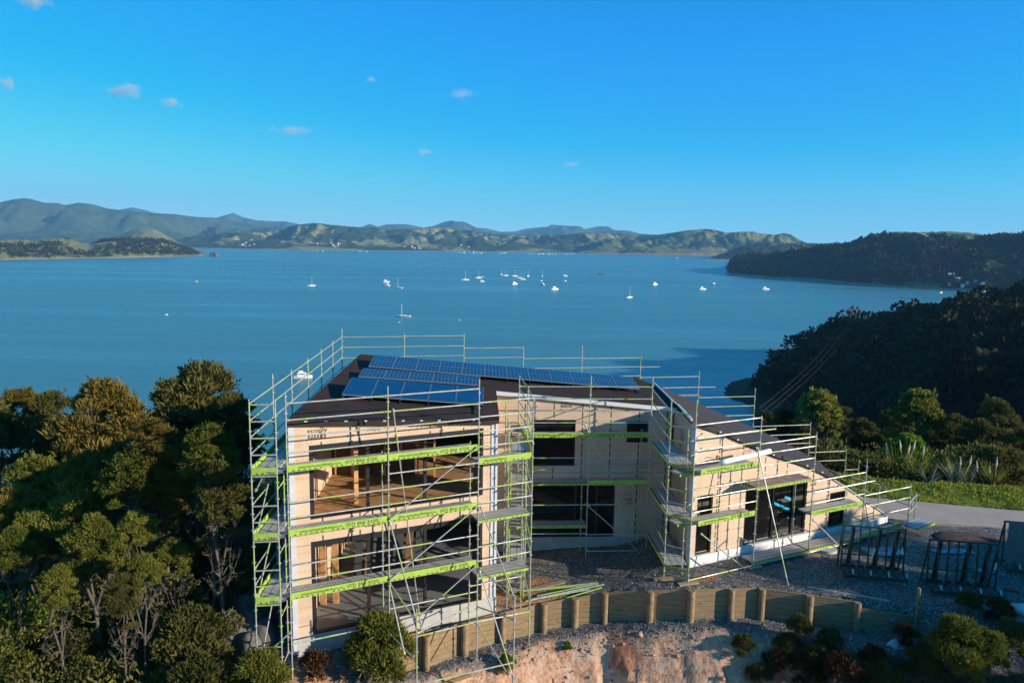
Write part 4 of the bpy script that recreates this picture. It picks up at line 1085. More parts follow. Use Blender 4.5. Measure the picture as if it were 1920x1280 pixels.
# ------------------------------------------------------------------ things on the yard
def rack(px_loc, ang, label, n_up=8, width=2.2, tilt=0.0, glass=False):
    t = thing('glazing_rack', label, 'rack', (px_loc[0], px_loc[1], ground_at(*px_loc)), 'green steel glazing racks on the gravel')
    z0 = t.location.z; u = Vector((*unit(ang), 0)); v = Vector((-u.y, u.x, 0)); o = Vector((px_loc[0], px_loc[1], z0)); Zv = Vector((0, 0, 1))
    m = MB()
    for vv in (-0.45, 0.55): m.beam(o+v*vv+Zv*0.12-u*0.02, o+v*vv+u*(width+0.02)+Zv*0.12, 0.09, 0.10)
    for k in range(n_up):
        p = o+u*(width*k/(n_up-1)); m.beam(p+v*-0.5+Zv*0.19, p+v*0.6+Zv*0.19, 0.055, 0.045)
    m.build('base_frame', M['greensteel'], t)
    for k in range(n_up):
        p = o+u*(width*k/(n_up-1)); m = MB(); m.beam(p+v*0.02+Zv*0.2, p+v*0.10+Zv*1.85, 0.055, 0.055); m.build('upright', M['greensteel'], t)
        m = MB(); m.beam(p+v*-0.48+Zv*0.21, p+v*-0.36+Zv*0.36, 0.06, 0.03); m.build('stop', M['galv'] if k % 2 else M['greensteel'], t)
    for k in (1, n_up//2, n_up-2):
        p = o+u*(width*(k+0.18)/(n_up-1)); m = MB(); m.beam(p+v*0.5+Zv*0.2, p+v*0.13+Zv*1.8, 0.14, 0.05); m.build('back_stay', M['darkmetal'], t)
    m = MB(); m.beam(o+v*0.11+Zv*1.86-u*0.03, o+v*0.11+Zv*1.86+u*(width+0.03), 0.06, 0.06); m.build('top_rail', M['greensteel'], t)
    for k, zz in ((0, 0.2), (1, 0.2)):
        m = MB(); p = o+u*(width*k); m.beam(p+v*0.55+Zv*0.2, p+v*0.14+Zv*1.7, 0.05, 0.05); m.build('back_leg', M['greensteel'], t)
    for vv, zz in ((0.06, 0.95),):
        m = MB(); m.beam(o+v*0.12+Zv*0.75, o+u*width+v*0.12+Zv*0.75, 0.04, 0.04); m.build('cross_bar', M['greensteel'], t)
    return t, o, u, v
t, o, u, v = rack((12.62, 26.95), -9.5, 'green steel glazing rack nearest the gable, a white rag tied on')
m = MB(); p = o+u*2.12+Vector((0, 0, 0.95)); m.tube(p, p+Vector((-0.05, -0.05, 0.28)), 0.05, 6, 0.02); m.tube(p, p+Vector((-0.16, -0.02, 0.14)), 0.045, 6, 0.02); m.build('rag', M['white'], t)
m = MB(); p = o+u*1.08+v*0.0+Vector((0, 0, 0.78)); m.tube(p, p+Vector((0.07, 0, 0.3)), 0.035, 8); m.build('handle_sleeve', M['white'], t)
t, o, u, v = rack((15.34, 25.95), -9.5, 'green steel glazing rack in the middle, small white tie near its right end', 8, 2.3)
m = MB(); p = o+u*2.22+Vector((0, 0, 0.95)); m.tube(p, p+Vector((0.03, 0, 0.25)), 0.03, 6); m.build('rag', M['white'], t)
t, o, u, v = rack((19.15, 27.6), -9.5, 'green steel glazing rack cut by the right edge, holding a glass sheet', 6, 2.2)
m = MB(); m.frame_box(o+v*0.0+u*0.1+Vector((0, 0, 0.25)), u*1.1, v*0.012, Vector((0, 0, 1.65))); m.build('glass_sheet', M['canvas'], t)

m = MB(); c = Vector((12.97, 29.14, ground_at(12.97, 29.14)+0.02)); m.tube(c-Vector((0, 0, .15)), c+Vector((0, 0, 0.10)), 0.42, 40); m.tube(c+Vector((0, 0, 0.1)), c+Vector((0, 0, 0.112)), 0.12, 20)
tag(m.build('tank_lid', M['block']), 'round pale concrete lid lying on the gravel beside the gable', 'lid')

def blob(name, c, r, mat, label, cat, seed, group=None, flat=1.0, sub=3, rough=0.3):
    import bmesh
    bm = bmesh.new(); bmesh.ops.create_icosphere(bm, subdivisions=sub, radius=1.0)
    V = np.array([tuple(v.co) for v in bm.verts]); Fc = np.array([[v.index for v in f.verts] for f in bm.faces]); bm.free()
    n = np.zeros(len(V))
    g = np.random.default_rng(seed); ph = g.uniform(0, 50, 3)
    n = fbm(V[:, 0]*1.6+ph[0]+V[:, 2]*0.9, V[:, 1]*1.6+ph[1]-V[:, 2]*1.1, 4, seed)
    V = V*(1+rough*n)[:, None]*np.array([r[0], r[1], r[2]*flat])
    o = link(name, np_mesh(name, V, Fc, mat)); o.location = c
    return tag(o, label, cat, group)
blob('soil_heap', (19.6, 30.75, -0.06), (1.5, 0.6, 0.24), M['dirtpile'], 'low heap of dark brown soil on the gravel by the drive', 'soil heap', 3)
bl = [(-9.05, 25.2, 1.0), (-8.9, 24.2, 1.0), (-8.3, 24.9, 0.8), (-9.3, 23.4, 0.9), (-8.5, 23.3, 0.9), (-8.1, 23.0, 0.8), (-8.8, 22.6, 0.8), (-8.2, 22.2, 0.7)]
for i, (x, y, s) in enumerate(bl):
    blob('boulder', (x, y, ground_at(x, y)+0.25), (s*0.62, s*0.58, s*0.75), M['rock'], 'rough grey boulder stacked beside the left scaffold among the scrub', 'boulder', 40+i, 'boulders beside the left scaffold', 1.0, 3, 0.55)

def slab(name, p, q, wd, h, mat, label, cat, group=None):
    m = MB(); p = Vector(p); q = Vector(q); m.beam(p, q, wd, h); return tag(m.build(name, M[mat]), label, cat, group)
G3 = lambda x, y, dz=0.03: (x, y, ground_at(x, y)+dz)
slab('plank', G3(0.70, 26.75, 0.05), G3(2.15, 27.35, 0.05), 0.24, 0.05, 'oldplank', 'weathered brown plank lying on the courtyard gravel', 'plank')
slab('plank', G3(-2.10, 22.95, 0.12), G3(-1.2, 23.55, 0.12), 0.20, 0.09, 'timber', 'short fresh timber offcut lying on the clay below the wall', 'plank')
slab('plank', G3(0.62, 24.75, 0.04), G3(1.12, 24.95, 0.04), 0.22, 0.06, 'oldplank', 'sole plank under the front standard below the retaining wall', 'plank')
slab('plank', G3(5.45, 26.55, 0.03), G3(6.15, 26.48, 0.03), 0.24, 0.05, 'timber', 'sole plank under the outer courtyard corner standard', 'plank')
slab('plank', G3(6.25, 25.92, 0.03), G3(6.95, 26.05, 0.03), 0.26, 0.05, 'timber', 'sole plank under the gable corner standard', 'plank')
slab('plank', G3(9.2, 27.25, 0.03), G3(9.75, 27.5, 0.03), 0.24, 0.05, 'timber', 'sole plank under the second gable standard by the long brace', 'plank')
slab('plank', G3(11.8, 28.55, 0.03), G3(12.5, 28.65, 0.03), 0.24, 0.05, 'oldplank', 'sole plank next to the round concrete lid', 'plank')
slab('plank', G3(18.2, 25.95, 0.05), G3(18.6, 25.75, 0.05), 0.12, 0.07, 'red', 'short reddish timber offcut on the gravel right of the racks', 'plank')
slab('kerb_stone', G3(-9.5, 22.6, 0.1), G3(-8.1, 23.3, 0.1), 0.24, 0.28, 'conc', 'pale concrete kerb length among the scrub below the boulders', 'kerb')
slab('scaffold_tube', G3(10.9, 25.75, 0.04), G3(13.5, 25.0, 0.04), 0.05, 0.05, 'galv', 'loose grey tube lying behind the retaining wall top', 'tube')
tb = thing('tube_bundle', 'bundle of loose lime and grey scaffold tubes behind the wall', 'scaffold tubes', G3(2.2, 26.5))
for i in range(11):
    m = MB(); dx = random.uniform(-0.4, 0.4); a = (0.75+dx*0.5+0.05*i, 25.85+0.045*i, 0); b = (3.30+dx, 26.40+0.03*i-0.08*(i % 2), 0)
    if i > 8: a = (0.2, 26.6, 0); b = (3.4, 26.6+0.08*(i-8), 0)
    m.tube((a[0], a[1], ground_at(a[0], a[1])+0.06+0.03*(i % 3)), (b[0], b[1], ground_at(b[0], b[1])+0.08+0.03*(i % 3)), 0.028, 8, a0=i*1.3)
    m.build('tube', M['lime'] if i % 3 == 0 else M['tube'], tb)
blob('plastic_bag', (13.1, 23.6, ground_at(13.1, 23.6)+0.05), (0.28, 0.18, 0.14), M['wrap'], 'crumpled pale plastic bag on the bank below the wall end', 'plastic bag', 61, None, 1, 3, 0.6)
blob('plastic_bag', (17.7, 24.3, ground_at(17.7, 24.3)+0.08), (0.34, 0.28, 0.22), M['wrap'], 'crumpled clear plastic wrap at the gravel edge on the far right', 'plastic bag', 62, None, 1, 3, 0.6)
blob('plastic_bag', (13.5, 24.7, ground_at(13.5, 24.7)+0.03), (0.22, 0.30, 0.12), M['blueplastic'], 'blue crumpled plastic scrap in the shade of the wall end', 'plastic bag', 63, None, 1, 3, 0.6)
def sheet(x0, y0, x1, y1, label):
    m = MB(); n = 8
    for i in range(n):
        for j in range(4):
            q = lambda a, b: (x0+(x1-x0)*a/n, y0+(y1-y0)*b/4, ground_at(x0+(x1-x0)*a/n, y0+(y1-y0)*b/4)+0.04+0.02*math.sin(a*2.1+b*1.3))
            m.add([q(i, j), q(i+1, j), q(i+1, j+1), q(i, j+1)], [(0, 1, 2, 3)])
    tag(m.build('plastic_sheet', M['blueplastic']), label, 'plastic sheet')
sheet(14.5, 28.6, 16.0, 29.5, 'blue plastic sheet lying behind the first green rack')
sheet(17.3, 28.8, 18.9, 29.3, 'blue plastic sheet lying in front of the soil heap')
for (x, y), lb in (((17.95, 27.0), 'small blue tin left of the glass sheet rack'), ((18.6, 26.7), 'small blue tin in front of the glass sheet rack')):
    m = MB(); z = ground_at(x, y); m.tube((x, y, z), (x, y, z+0.22), 0.1, 16); m.tube((x, y, z+0.22), (x, y, z+0.235), 0.106, 16); tag(m.build('tin', M['blueplastic']), lb, 'tin')

# ------------------------------------------------------------------ distant hills
from mathutils.bvhtree import BVHTree
SURF = []
def hill(name, prof, shore, depth, back, mat, namp, nsc, seed, kind='structure', nt=260, nr=70, sharp=1.0, fuzz=0.0, drop=0.9):
    """relief behind a bay: foot at the shore, crest along the bearing profile, falling away behind"""
    px0, px1 = prof[0][0], prof[-1][0]
    P = np.linspace(px0, px1, nt); pyt = np.interp(P, [p[0] for p in prof], [p[1] for p in prof])
    k = np.ones(3)/3; pyt = pyt+0.45*fbm(P/9.0, P*0, 3, seed+4)
    Y0 = np.interp(P, [s[0] for s in shore], [s[1] for s in shore])
    V = np.zeros((nt, nr, 3)); vs = np.concatenate([np.linspace(0, 1, int(nr*0.7)), np.linspace(1, 2, nr-int(nr*0.7)+1)[1:]])
    for i in range(nt):
        r = ray(P[i], pyt[i]); Yc = Y0[i]+depth
        zc = CAM[2]+r.z/r.y*Yc-WATER
        Y = np.where(vs <= 1, Y0[i]+depth*vs, Yc+back*(vs-1)); X = CAM[0]+r.x/r.y*Y
        s = np.where(vs <= 1, np.clip(vs, 0, 1)**sharp, 1-drop*smooth(0, 1, vs-1))
        s = np.where(vs <= 1, 0.5*s+0.5*smooth(0, 1, vs**sharp), s)
        V[i, :, 0] = X; V[i, :, 1] = Y; V[i, :, 2] = zc*s
    wx = V[..., 0]+0.35*nsc*fbm(V[..., 0]/nsc, V[..., 1]/nsc, 2, seed+21); nz = 0.7*ridged(wx/nsc, V[..., 1]/(nsc*2.6), 5, seed)+0.5*ridged(wx/nsc*2.3+9, V[..., 1]/(nsc*1.4), 4, seed+31); n2 = fbm(V[..., 0]/nsc*5, V[..., 1]/nsc*5, 3, seed+9)
    env = np.sin(np.pi*np.clip(vs, 0, 1))[None, :]**0.8
    ends = smooth(0, 0.03, np.linspace(0, 1, nt))*smooth(1, 0.97, np.linspace(0, 1, nt))
    V[..., 2] = WATER-1.5+np.maximum(0, V[..., 2]+1.5+namp*(nz-0.15)*env*np.clip(V[..., 2]/(V[..., 2].max()*0.5+1e-6), 0, 1)+namp*0.26*n2*env)*1.0
    for i in range(nt):       # the crest stays the skyline
        r = ray(P[i], pyt[i]); lim = CAM[2]+r.z/r.y*V[i, :, 1]-0.004*depth*(vs < 0.97)*(1-np.clip(vs, 0, 1)); V[i, :, 2] = np.where(vs <= 1, np.minimum(V[i, :, 2], lim), V[i, :, 2])
    if fuzz: V[..., 2] += fuzz*np.abs(fbm(V[..., 0]/18, V[..., 1]/18, 2, seed+3))*(vs > 0.25)[None, :]
    ii = np.arange(nt*nr).reshape(nt, nr); Fc = np.stack([ii[:-1, :-1], ii[1:, :-1], ii[1:, 1:], ii[:-1, 1:]], -1).reshape(-1, 4)
    me = np_mesh(name, V.reshape(-1, 3), Fc, mat, True)
    SURF.append(BVHTree.FromPolygons([tuple(p) for p in V.reshape(-1, 3)], [tuple(map(int, f)) for f in Fc]))
    tag(link(name, me), kind=kind)
    return V, P
def surf(px, py):
    best = None; v = ray(px, py).normalized()
    for b in SURF:
        h, n, i, d = b.ray_cast(Vector(CAM), v)
        if h is not None and (best is None or d < best[1]): best = (h, d)
    return best[0] if best else None
SHF = [(-300, 4200), (300, 4000), (560, 3900), (900, 4300), (1300, 4500), (1700, 4600)]
hill('hills', [(-500, 400), (-150, 402), (-20, 384), (20, 375), (45, 371), (62, 374), (82, 380), (110, 381), (122, 385), (146, 380), (168, 382), (188, 387), (203, 391), (240, 396), (275, 399), (300, 400), (332, 402), (370, 407), (400, 408), (440, 416), (480, 421), (520, 430), (560, 438), (620, 447)],
     [(-500, 5000), (620, 5200)], 3200, 3000, M['hill_far'], 640, 1300, 51, nt=360, nr=110)
hill('hills', [(150, 420), (225, 393), (250, 389), (270, 393), (300, 403), (350, 408), (400, 410), (420, 404), (437, 399), (455, 407), (480, 413), (500, 414), (515, 415), (535, 415), (570, 422), (600, 427), (650, 429), (678, 425), (693, 420), (708, 425), (722, 421), (745, 420), (765, 421), (795, 427), (815, 423), (832, 416), (847, 413), (857, 416), (868, 415), (880, 420), (893, 427), (912, 428), (940, 435), (965, 434), (985, 429), (1000, 427), (1028, 425), (1033, 421), (1058, 423), (1088, 424), (1096, 430), (1108, 427), (1122, 424), (1143, 425), (1150, 431), (1182, 433), (1200, 438), (1260, 442), (1400, 452), (1600, 458), (2000, 455)],
     [(0, 8600), (2000, 9000)], 2600, 2500, M['hill_far'], 480, 1200, 52, nt=420)
hill('hills', [(300, 452), (380, 441), (440, 437), (500, 436), (525, 432), (545, 425), (570, 421), (592, 419), (625, 423), (655, 426), (690, 429), (702, 426), (725, 433), (765, 430), (800, 428), (840, 427), (870, 431), (905, 436), (930, 440), (965, 441), (1000, 441), (1060, 441), (1095, 437), (1150, 438), (1200, 440), (1260, 444), (1340, 452)],
     SHF, 1900, 1500, M['hill_mid'], 130, 520, 53, nt=420, nr=90, sharp=0.75, fuzz=10)
hill('hills', [(175, 463), (200, 452), (225, 442), (250, 430), (265, 427), (285, 428), (300, 434), (315, 443), (335, 453), (350, 460)], [(150, 3900), (360, 3900)], 500, 500, M['hill_pasture'], 25, 300, 54, nt=90, nr=40, sharp=0.9)
hill('hills', [(1085, 472), (1105, 462), (1130, 449), (1165, 445), (1200, 443), (1232, 440), (1258, 437), (1288, 432), (1322, 429), (1340, 431), (1360, 436), (1385, 435), (1412, 434), (1428, 438), (1455, 440), (1468, 437), (1482, 439), (1498, 449), (1515, 456), (1540, 457), (1562, 455), (1585, 461), (1640, 466)],
     [(1085, 4250), (1300, 4200), (1640, 4300)], 620, 900, M['hill_green'], 120, 420, 55, nt=320, nr=70, sharp=0.55)
hill('hills', [(1334, 485), (1350, 479), (1366, 472), (1384, 465), (1410, 459), (1432, 457), (1470, 458), (1510, 458), (1545, 459), (1600, 464), (1680, 470)], [(1334, 3150), (1680, 3150)], 420, 500, M['hill_bush'], 30, 170, 56, nt=180, nr=50, sharp=0.6, fuzz=9)
hill('hills', [(1480, 474), (1560, 466), (1585, 459), (1603, 454), (1626, 452), (1660, 441), (1678, 437), (1726, 437), (1773, 436), (1820, 439), (1848, 442), (1857, 445), (1882, 442), (1930, 440), (2050, 436), (2300, 430)], [(1480, 1750), (2300, 1500)], 560, 600, M['hill_pasture'], 40, 190, 57, nt=260, nr=60, sharp=0.6, fuzz=7)
VR, PR_ = hill('hills', [(1359, 516), (1366, 506), (1372, 495), (1380, 488), (1396, 484), (1411, 482), (1428, 485), (1445, 484), (1470, 483), (1482, 477), (1507, 475), (1539, 470), (1585, 467), (1603, 462), (1626, 453), (1648, 446), (1667, 447), (1689, 449), (1726, 449), (1773, 453), (1820, 457), (1867, 449), (1920, 447), (2050, 440), (2300, 430)],
     [(1359, 1715), (1450, 1595), (1530, 1525), (1600, 1386), (1700, 1290), (1850, 1218), (2050, 1150), (2300, 1100)], 300, 400, M['hill_bush'], 46, 170, 58, nt=340, nr=70, sharp=0.5, fuzz=6)
VL, PL_ = hill('hills', [(-400, 450), (-100, 449), (0, 452), (30, 450), (62, 453), (90, 449), (112, 447), (130, 450), (150, 458), (168, 462), (185, 457), (210, 453), (240, 450), (270, 451), (300, 454), (330, 461), (352, 469), (372, 476), (388, 481)],
     [(-400, 1850), (0, 1925), (200, 2180), (388, 2560)], 330, 450, M['hill_pasture'], 16, 140, 59, nt=260, nr=60, sharp=0.6, fuzz=7)

# ------------------------------------------------------------------ leafy canopies as many small faces
def leaf_cloud(n, L, W, seed, rz=0.8, low=-0.25, fill=0.35, tilt=0.55):
    g = np.random.default_rng(seed)
    w = g.normal(size=(n*2, 3)); w /= np.linalg.norm(w, axis=1)[:, None]; w = w[w[:, 2] > low][:n]; n = len(w)
    rad = 1-fill*g.random(n)**1.6
    c = w*rad[:, None]*np.array([1, 1, rz])
    d = w*0.8+np.array([0, 0, tilt])+g.normal(size=(n, 3))*0.42; d /= np.linalg.norm(d, axis=1)[:, None]
    s = np.cross(d, g.normal(size=(n, 3))); s /= np.linalg.norm(s, axis=1)[:, None]
    l = (L*g.uniform(0.6, 1.3, n))[:, None]; wd = (W*g.uniform(0.7, 1.3, n))[:, None]
    return c, d, s, l, wd
def kites(c, d, s, l, wd):
    n = len(c)
    V = np.stack([c, c+d*l*0.45+s*wd*0.5, c+d*l, c+d*l*0.45-s*wd*0.5], 1).reshape(-1, 3)
    return V, np.arange(4*n).reshape(n, 4)

def scatter_canopy(name, pts, rad, mat, label=None, leaf=(60, 0.5, 0.35), seed=1, kind='stuff', hz=1.0):
    """one mesh of many tree tops standing on the given points"""
    protos = []
    for k in range(5):
        c, d, s, l, w = leaf_cloud(leaf[0], leaf[1], leaf[2], seed+k, 0.95, -0.35, 0.45, 0.35)
        V, F = kites(c, d, s, l, w); protos.append((V, F))
    g = np.random.default_rng(seed+50); VV = []; FF = []; b = 0
    for i, p in enumerate(pts):
        V, F = protos[i % 5]; a = g.uniform(0, 6.28); ca, sa = math.cos(a), math.sin(a); r = rad[i]
        X = V*np.array([r, r, r*g.uniform(0.8, 1.25)*hz]); X = np.stack([X[:, 0]*ca-X[:, 1]*sa, X[:, 0]*sa+X[:, 1]*ca, X[:, 2]], 1)+np.array(p)
        VV.append(X); FF.append(F+b); b += len(V)
    me = np_mesh(name, np.concatenate(VV), np.concatenate(FF), mat)
    return tag(link(name, me), label, None, None, kind)

g = np.random.default_rng(101)
# headland wood
N = 6500
hx = g.uniform(60, 460, N); hy = g.uniform(90, 525, N)
sd = shore_dist(hx, hy); hz = land_z(hx, hy)
ok = (sd > 13) & (hz > WATER+1.0) & (np.hypot(hx, hy-30) > 105)
hx, hy, hz = hx[ok], hy[ok], hz[ok]; rr = (1.9+5.0*g.random(len(hx))**1.8)*np.where(shore_dist(hx, hy) < 20, 0.85, 1.0)
rr *= np.where(fbm(hx/25, hy/25, 3, 8) > 0.1, 1.25, 0.85)
scatter_canopy('headland_forest', np.stack([hx, hy, hz+rr*0.55], 1), rr, M['far_forest'], None, (130, 0.34, 0.26), 3)
# bush on the hill across the bay and on the left peninsula
def on_surf(V, n, seed, zmin, vmax):
    g = np.random.default_rng(seed); i = g.integers(0, V.shape[0]-1, n); j = g.integers(1, int(V.shape[1]*vmax), n); a = g.random((n, 1)); b = g.random((n, 1))
    P = (V[i, j]*(1-a)+V[i+1, j]*a)*(1-b)+(V[i, j+1]*(1-a)+V[i+1, j+1]*a)*b
    return P[P[:, 2] > zmin]
P = on_surf(VR, 6000, 7, WATER+4.5, 0.78); P = P[fbm(P[:, 0]/70, P[:, 1]/70, 3, 66) > -0.30]; r_ = 2.4+5.5*g.random(len(P))**2; P[:, 2] += r_*0.3
scatter_canopy('bay_hill_forest', P, r_, M['far_forest'], None, (26, 0.7, 0.55), 13)
P = on_surf(VL, 3000, 8, WATER+3.0, 0.8); keep = fbm(P[:, 0]/130, P[:, 1]/130, 2, 77) > 0.02; P = P[keep]; r_ = g.uniform(4, 8, len(P)); P[:, 2] += r_*0.3
scatter_canopy('peninsula_forest', P, r_, M['far_forest'], None, (26, 0.7, 0.55), 17)

# ------------------------------------------------------------------ single trees
def crown_mesh(name, mat, seed, R_, H_, Hc, ncl, per, L, W, flat=0.75):
    g = np.random.default_rng(seed); C_ = []; VV = []; FF = []; b = 0
    for i in range(ncl):
        a = i*2.399963+g.uniform(-0.4, 0.4); q = math.sqrt((i+0.5)/ncl); rad = R_*0.74*q
        z = H_-Hc*(0.14+0.58*q*q)*g.uniform(0.70, 1.3); rc = R_*(g.uniform(0.30, 0.46) if ncl < 30 else g.uniform(0.15, 0.30))*(1.0-0.12*q)
        if Hc > 5 and i % 3 == 2: z -= Hc*g.uniform(0.15, 0.38); rad *= g.uniform(0.55, 1.0)
        if g.random() < 0.2: z -= Hc*0.25
        c0 = np.array([math.cos(a)*rad, math.sin(a)*rad, z]); C_.append((c0, rc))
        c, d, s, l, w = leaf_cloud(int(per*g.uniform(0.75, 1.2)), L/rc, W/rc, seed*31+i, flat, -0.30 if ncl < 30 else -0.12, 0.5, 0.55 if ncl < 30 else 0.85)
        V, F = kites(c*rc, d, s, l*rc, w*rc); VV.append(V+c0); FF.append(F+b); b += len(V)
    # loose sprays break the outline
    for q in range(int(ncl*2.2)):
        c0, rc = C_[int(g.integers(len(C_)))]; w = g.normal(size=3); w[2] = abs(w[2])*0.9; w /= np.linalg.norm(w)
        ln = R_*g.uniform(0.10, 0.24); st = c0+w*rc*np.array([1, 1, flat])*0.85; dr = w*0.8+np.array([0, 0, 0.5])+g.normal(size=3)*0.25; dr /= np.linalg.norm(dr)
        n = 26; tt_ = g.random(n)[:, None]; c = st+dr*ln*tt_+g.normal(size=(n, 3))*0.035*R_*(1-0.6*tt_)
        d = dr*0.9+g.normal(size=(n, 3))*0.5; d /= np.linalg.norm(d, axis=1)[:, None]; s = np.cross(d, g.normal(size=(n, 3))); s /= np.linalg.norm(s, axis=1)[:, None]
        V, F = kites(c, d, s, np.full((n, 1), L*0.8), np.full((n, 1), W*0.9)); VV.append(V); FF.append(F+b); b += len(V)
    return np_mesh(name, np.concatenate(VV), np.concatenate(FF), mat), C_
def trunk_mesh(name, seed, clumps, H_, r0, fork=0.35, bare=6, twigmat=None):
    g = random.Random(seed); m = MB()
    lean = Vector((g.uniform(-0.25, 0.25), g.uniform(-0.25, 0.25), 0))
    f = Vector((lean.x, lean.y, H_*fork)); kn = Vector((lean.x*0.2+g.uniform(-.1, .1), lean.y*0.2, H_*fork*0.5))
    m.tube((0, 0, -0.8), kn, r0*1.15, 8, r0*0.9, False); m.tube(kn, f, r0*0.9, 8, r0*0.75, False)
    stems = []
    for k in range(3):
        a = k*2.1+g.uniform(0, 1); e = Vector((f.x+math.cos(a)*H_*0.10, f.y+math.sin(a)*H_*0.10, H_*(fork+0.22+g.uniform(-.04, .06))))
        m.tube(f, e, r0*0.6, 7, r0*0.42, False); stems.append(e)
    dense = len(clumps) > 30; tips = []
    for n_, (c, rc) in enumerate(clumps):
        c = Vector(c); kk = 0.36
        if dense and n_ % 4 and tips:
            e = min(tips, key=lambda s: (s-c).length); kk = 0.17
        else:
            e = min(stems, key=lambda s: (s-c).length)
            if c.z < e.z+0.3: e = Vector((f.x, f.y, f.z)).lerp(kn, min(1.0, max(0.0, (f.z-c.z*0.72)/max(f.z-kn.z, 0.1)))); kk = 0.25
        mid = e.lerp(c, 0.5)+Vector((g.uniform(-.22, .22), g.uniform(-.22, .22), -0.14*(c-e).length)); q1 = e.lerp(mid, 0.5)+Vector((g.uniform(-.1, .1), g.uniform(-.1, .1), g.uniform(-.05, .1)))
        m.tube(e, q1, r0*kk, 6, r0*kk*0.85, False); m.tube(q1, mid, r0*kk*0.85, 5, r0*kk*0.65, False); m.tube(mid, c, r0*kk*0.65, 4, r0*0.07, False)
        if not (dense and n_ % 4): tips += [mid, mid.lerp(c, 0.6)]
        for k in range(bare):
            a = g.uniform(0, 6.28); d = Vector((math.cos(a)*rc*g.uniform(.3, .9), math.sin(a)*rc*g.uniform(.3, .9), rc*g.uniform(-.25, .35)))
            st = mid.lerp(c, g.uniform(0.1, 0.8)); m.tube(st, c+d, r0*0.085, 3, r0*0.03, False)
    me = bpy.data.meshes.new(name); me.from_pydata(m.v, [], m.f); me.materials.append(twigmat or M['bark']); me.update()
    return me
KINDS = {}
def kind(key, mat, n, **k):
    out = []
    for i in range(n):
        sd_ = abs(hash_(key))+i*17
        cm, cl = crown_mesh('crown', M[mat], sd_, k['R'], k['H'], k['Hc'], k['ncl'], k['per'], k['L'], k['W'], k.get('flat', 0.75))
        tm = trunk_mesh('trunk', sd_, cl, k['H'], k['r0'], k.get('fork', 0.35), k.get('bare', 6))
        out.append((cm, tm))
    KINDS[key] = (out, k['R'], k['H'], k['Hc'])
def hash_(s): return sum((i+3)*ord(c) for i, c in enumerate(s))
kind('kanuka', 'kanuka', 4, R=2.6, H=8.0, Hc=5.2, ncl=52, per=380, L=0.30, W=0.07, r0=0.17, fork=0.42, bare=5)
kind('kanuka_dark', 'kanuka_dark', 3, R=2.6, H=8.0, Hc=5.8, ncl=54, per=370, L=0.28, W=0.08, r0=0.17, fork=0.42, bare=4)
kind('kanuka_green', 'kanuka_green', 3, R=2.6, H=8.0, Hc=4.8, ncl=50, per=380, L=0.30, W=0.07, r0=0.17, fork=0.42, bare=5)
kind('bush', 'kanuka_green', 2, R=1.1, H=2.4, Hc=2.1, ncl=12, per=750, L=0.26, W=0.045, r0=0.06, fork=0.12, bare=3, flat=0.95)
kind('shrub_green', 'leaf_green', 2, R=1.1, H=2.2, Hc=1.9, ncl=12, per=420, L=0.17, W=0.10, r0=0.05, fork=0.15, bare=3, flat=0.9)
kind('shrub_pale', 'leaf_pale', 2, R=1.2, H=2.6, Hc=2.2, ncl=13, per=420, L=0.15, W=0.09, r0=0.05, fork=0.15, bare=4, flat=0.9)
kind('shrub_dark', 'kanuka_dark', 2, R=1.3, H=2.4, Hc=2.1, ncl=14, per=600, L=0.24, W=0.06, r0=0.05, fork=0.12, bare=4, flat=0.9)
kind('scrub', 'leaf_red', 2, R=0.55, H=0.9, Hc=0.8, ncl=7, per=200, L=0.17, W=0.045, r0=0.02, fork=0.1, bare=3, flat=0.9)
kind('yellow', 'leaf_yellow', 2, R=2.4, H=7.0, Hc=4.6, ncl=44, per=190, L=0.30, W=0.17, r0=0.15, bare=6, flat=0.85)
kind('broad', 'leaf_green', 2, R=2.2, H=6.0, Hc=4.2, ncl=44, per=200, L=0.26, W=0.16, r0=0.14, bare=5, flat=0.85)
TN = [0]
def plant(key, x, y, ztop, rad, label, name='tree', cat='tree', group=None):
    out, R0, H0, Hc = KINDS[key]; zb = ground_at(x, y); i = TN[0]; TN[0] += 1
    cm, tm = out[i % len(out)]
    s = rad/R0; h = ztop-zb
    if h < H0*s: zb = ztop-H0*s; h = H0*s
    t = thing(name, label, cat, (x, y, zb), group); t.rotation_euler = (0, 0, i*1.913); t.scale = (s, s, s)
    tr = link('trunk', tm, t); tr.scale.z = h/(H0*s); cr = link('crown', cm, t); cr.location.z = (h-H0*s)/s
    return t
def tree_px(key, px, py, Y, rpx, label, **k):
    if k.get('cat') == 'shrub':          # walk out along the bearing until the plant just reaches down to the ground
        R0, H0 = KINDS[key][1], KINDS[key][2]; YY_ = np.arange(14.0, 50, 0.1)
        P = [pt_y(px, py, float(q)) for q in YY_]; gz = land_z(np.array([p.x for p in P]), np.array([p.y for p in P]))
        ok = [q for q, p, zg in zip(YY_, P, gz) if p.z-zg <= H0*rpx/1400.0*q/R0*0.95]
        if ok and ok[0] > 15: Y = float(ok[0])
    p = pt_y(px, py, Y); return plant(key, p.x, p.y, p.z, rpx/1400.0*Y*0.98, label, **k)
GL = 'trees on the slope left of the house'
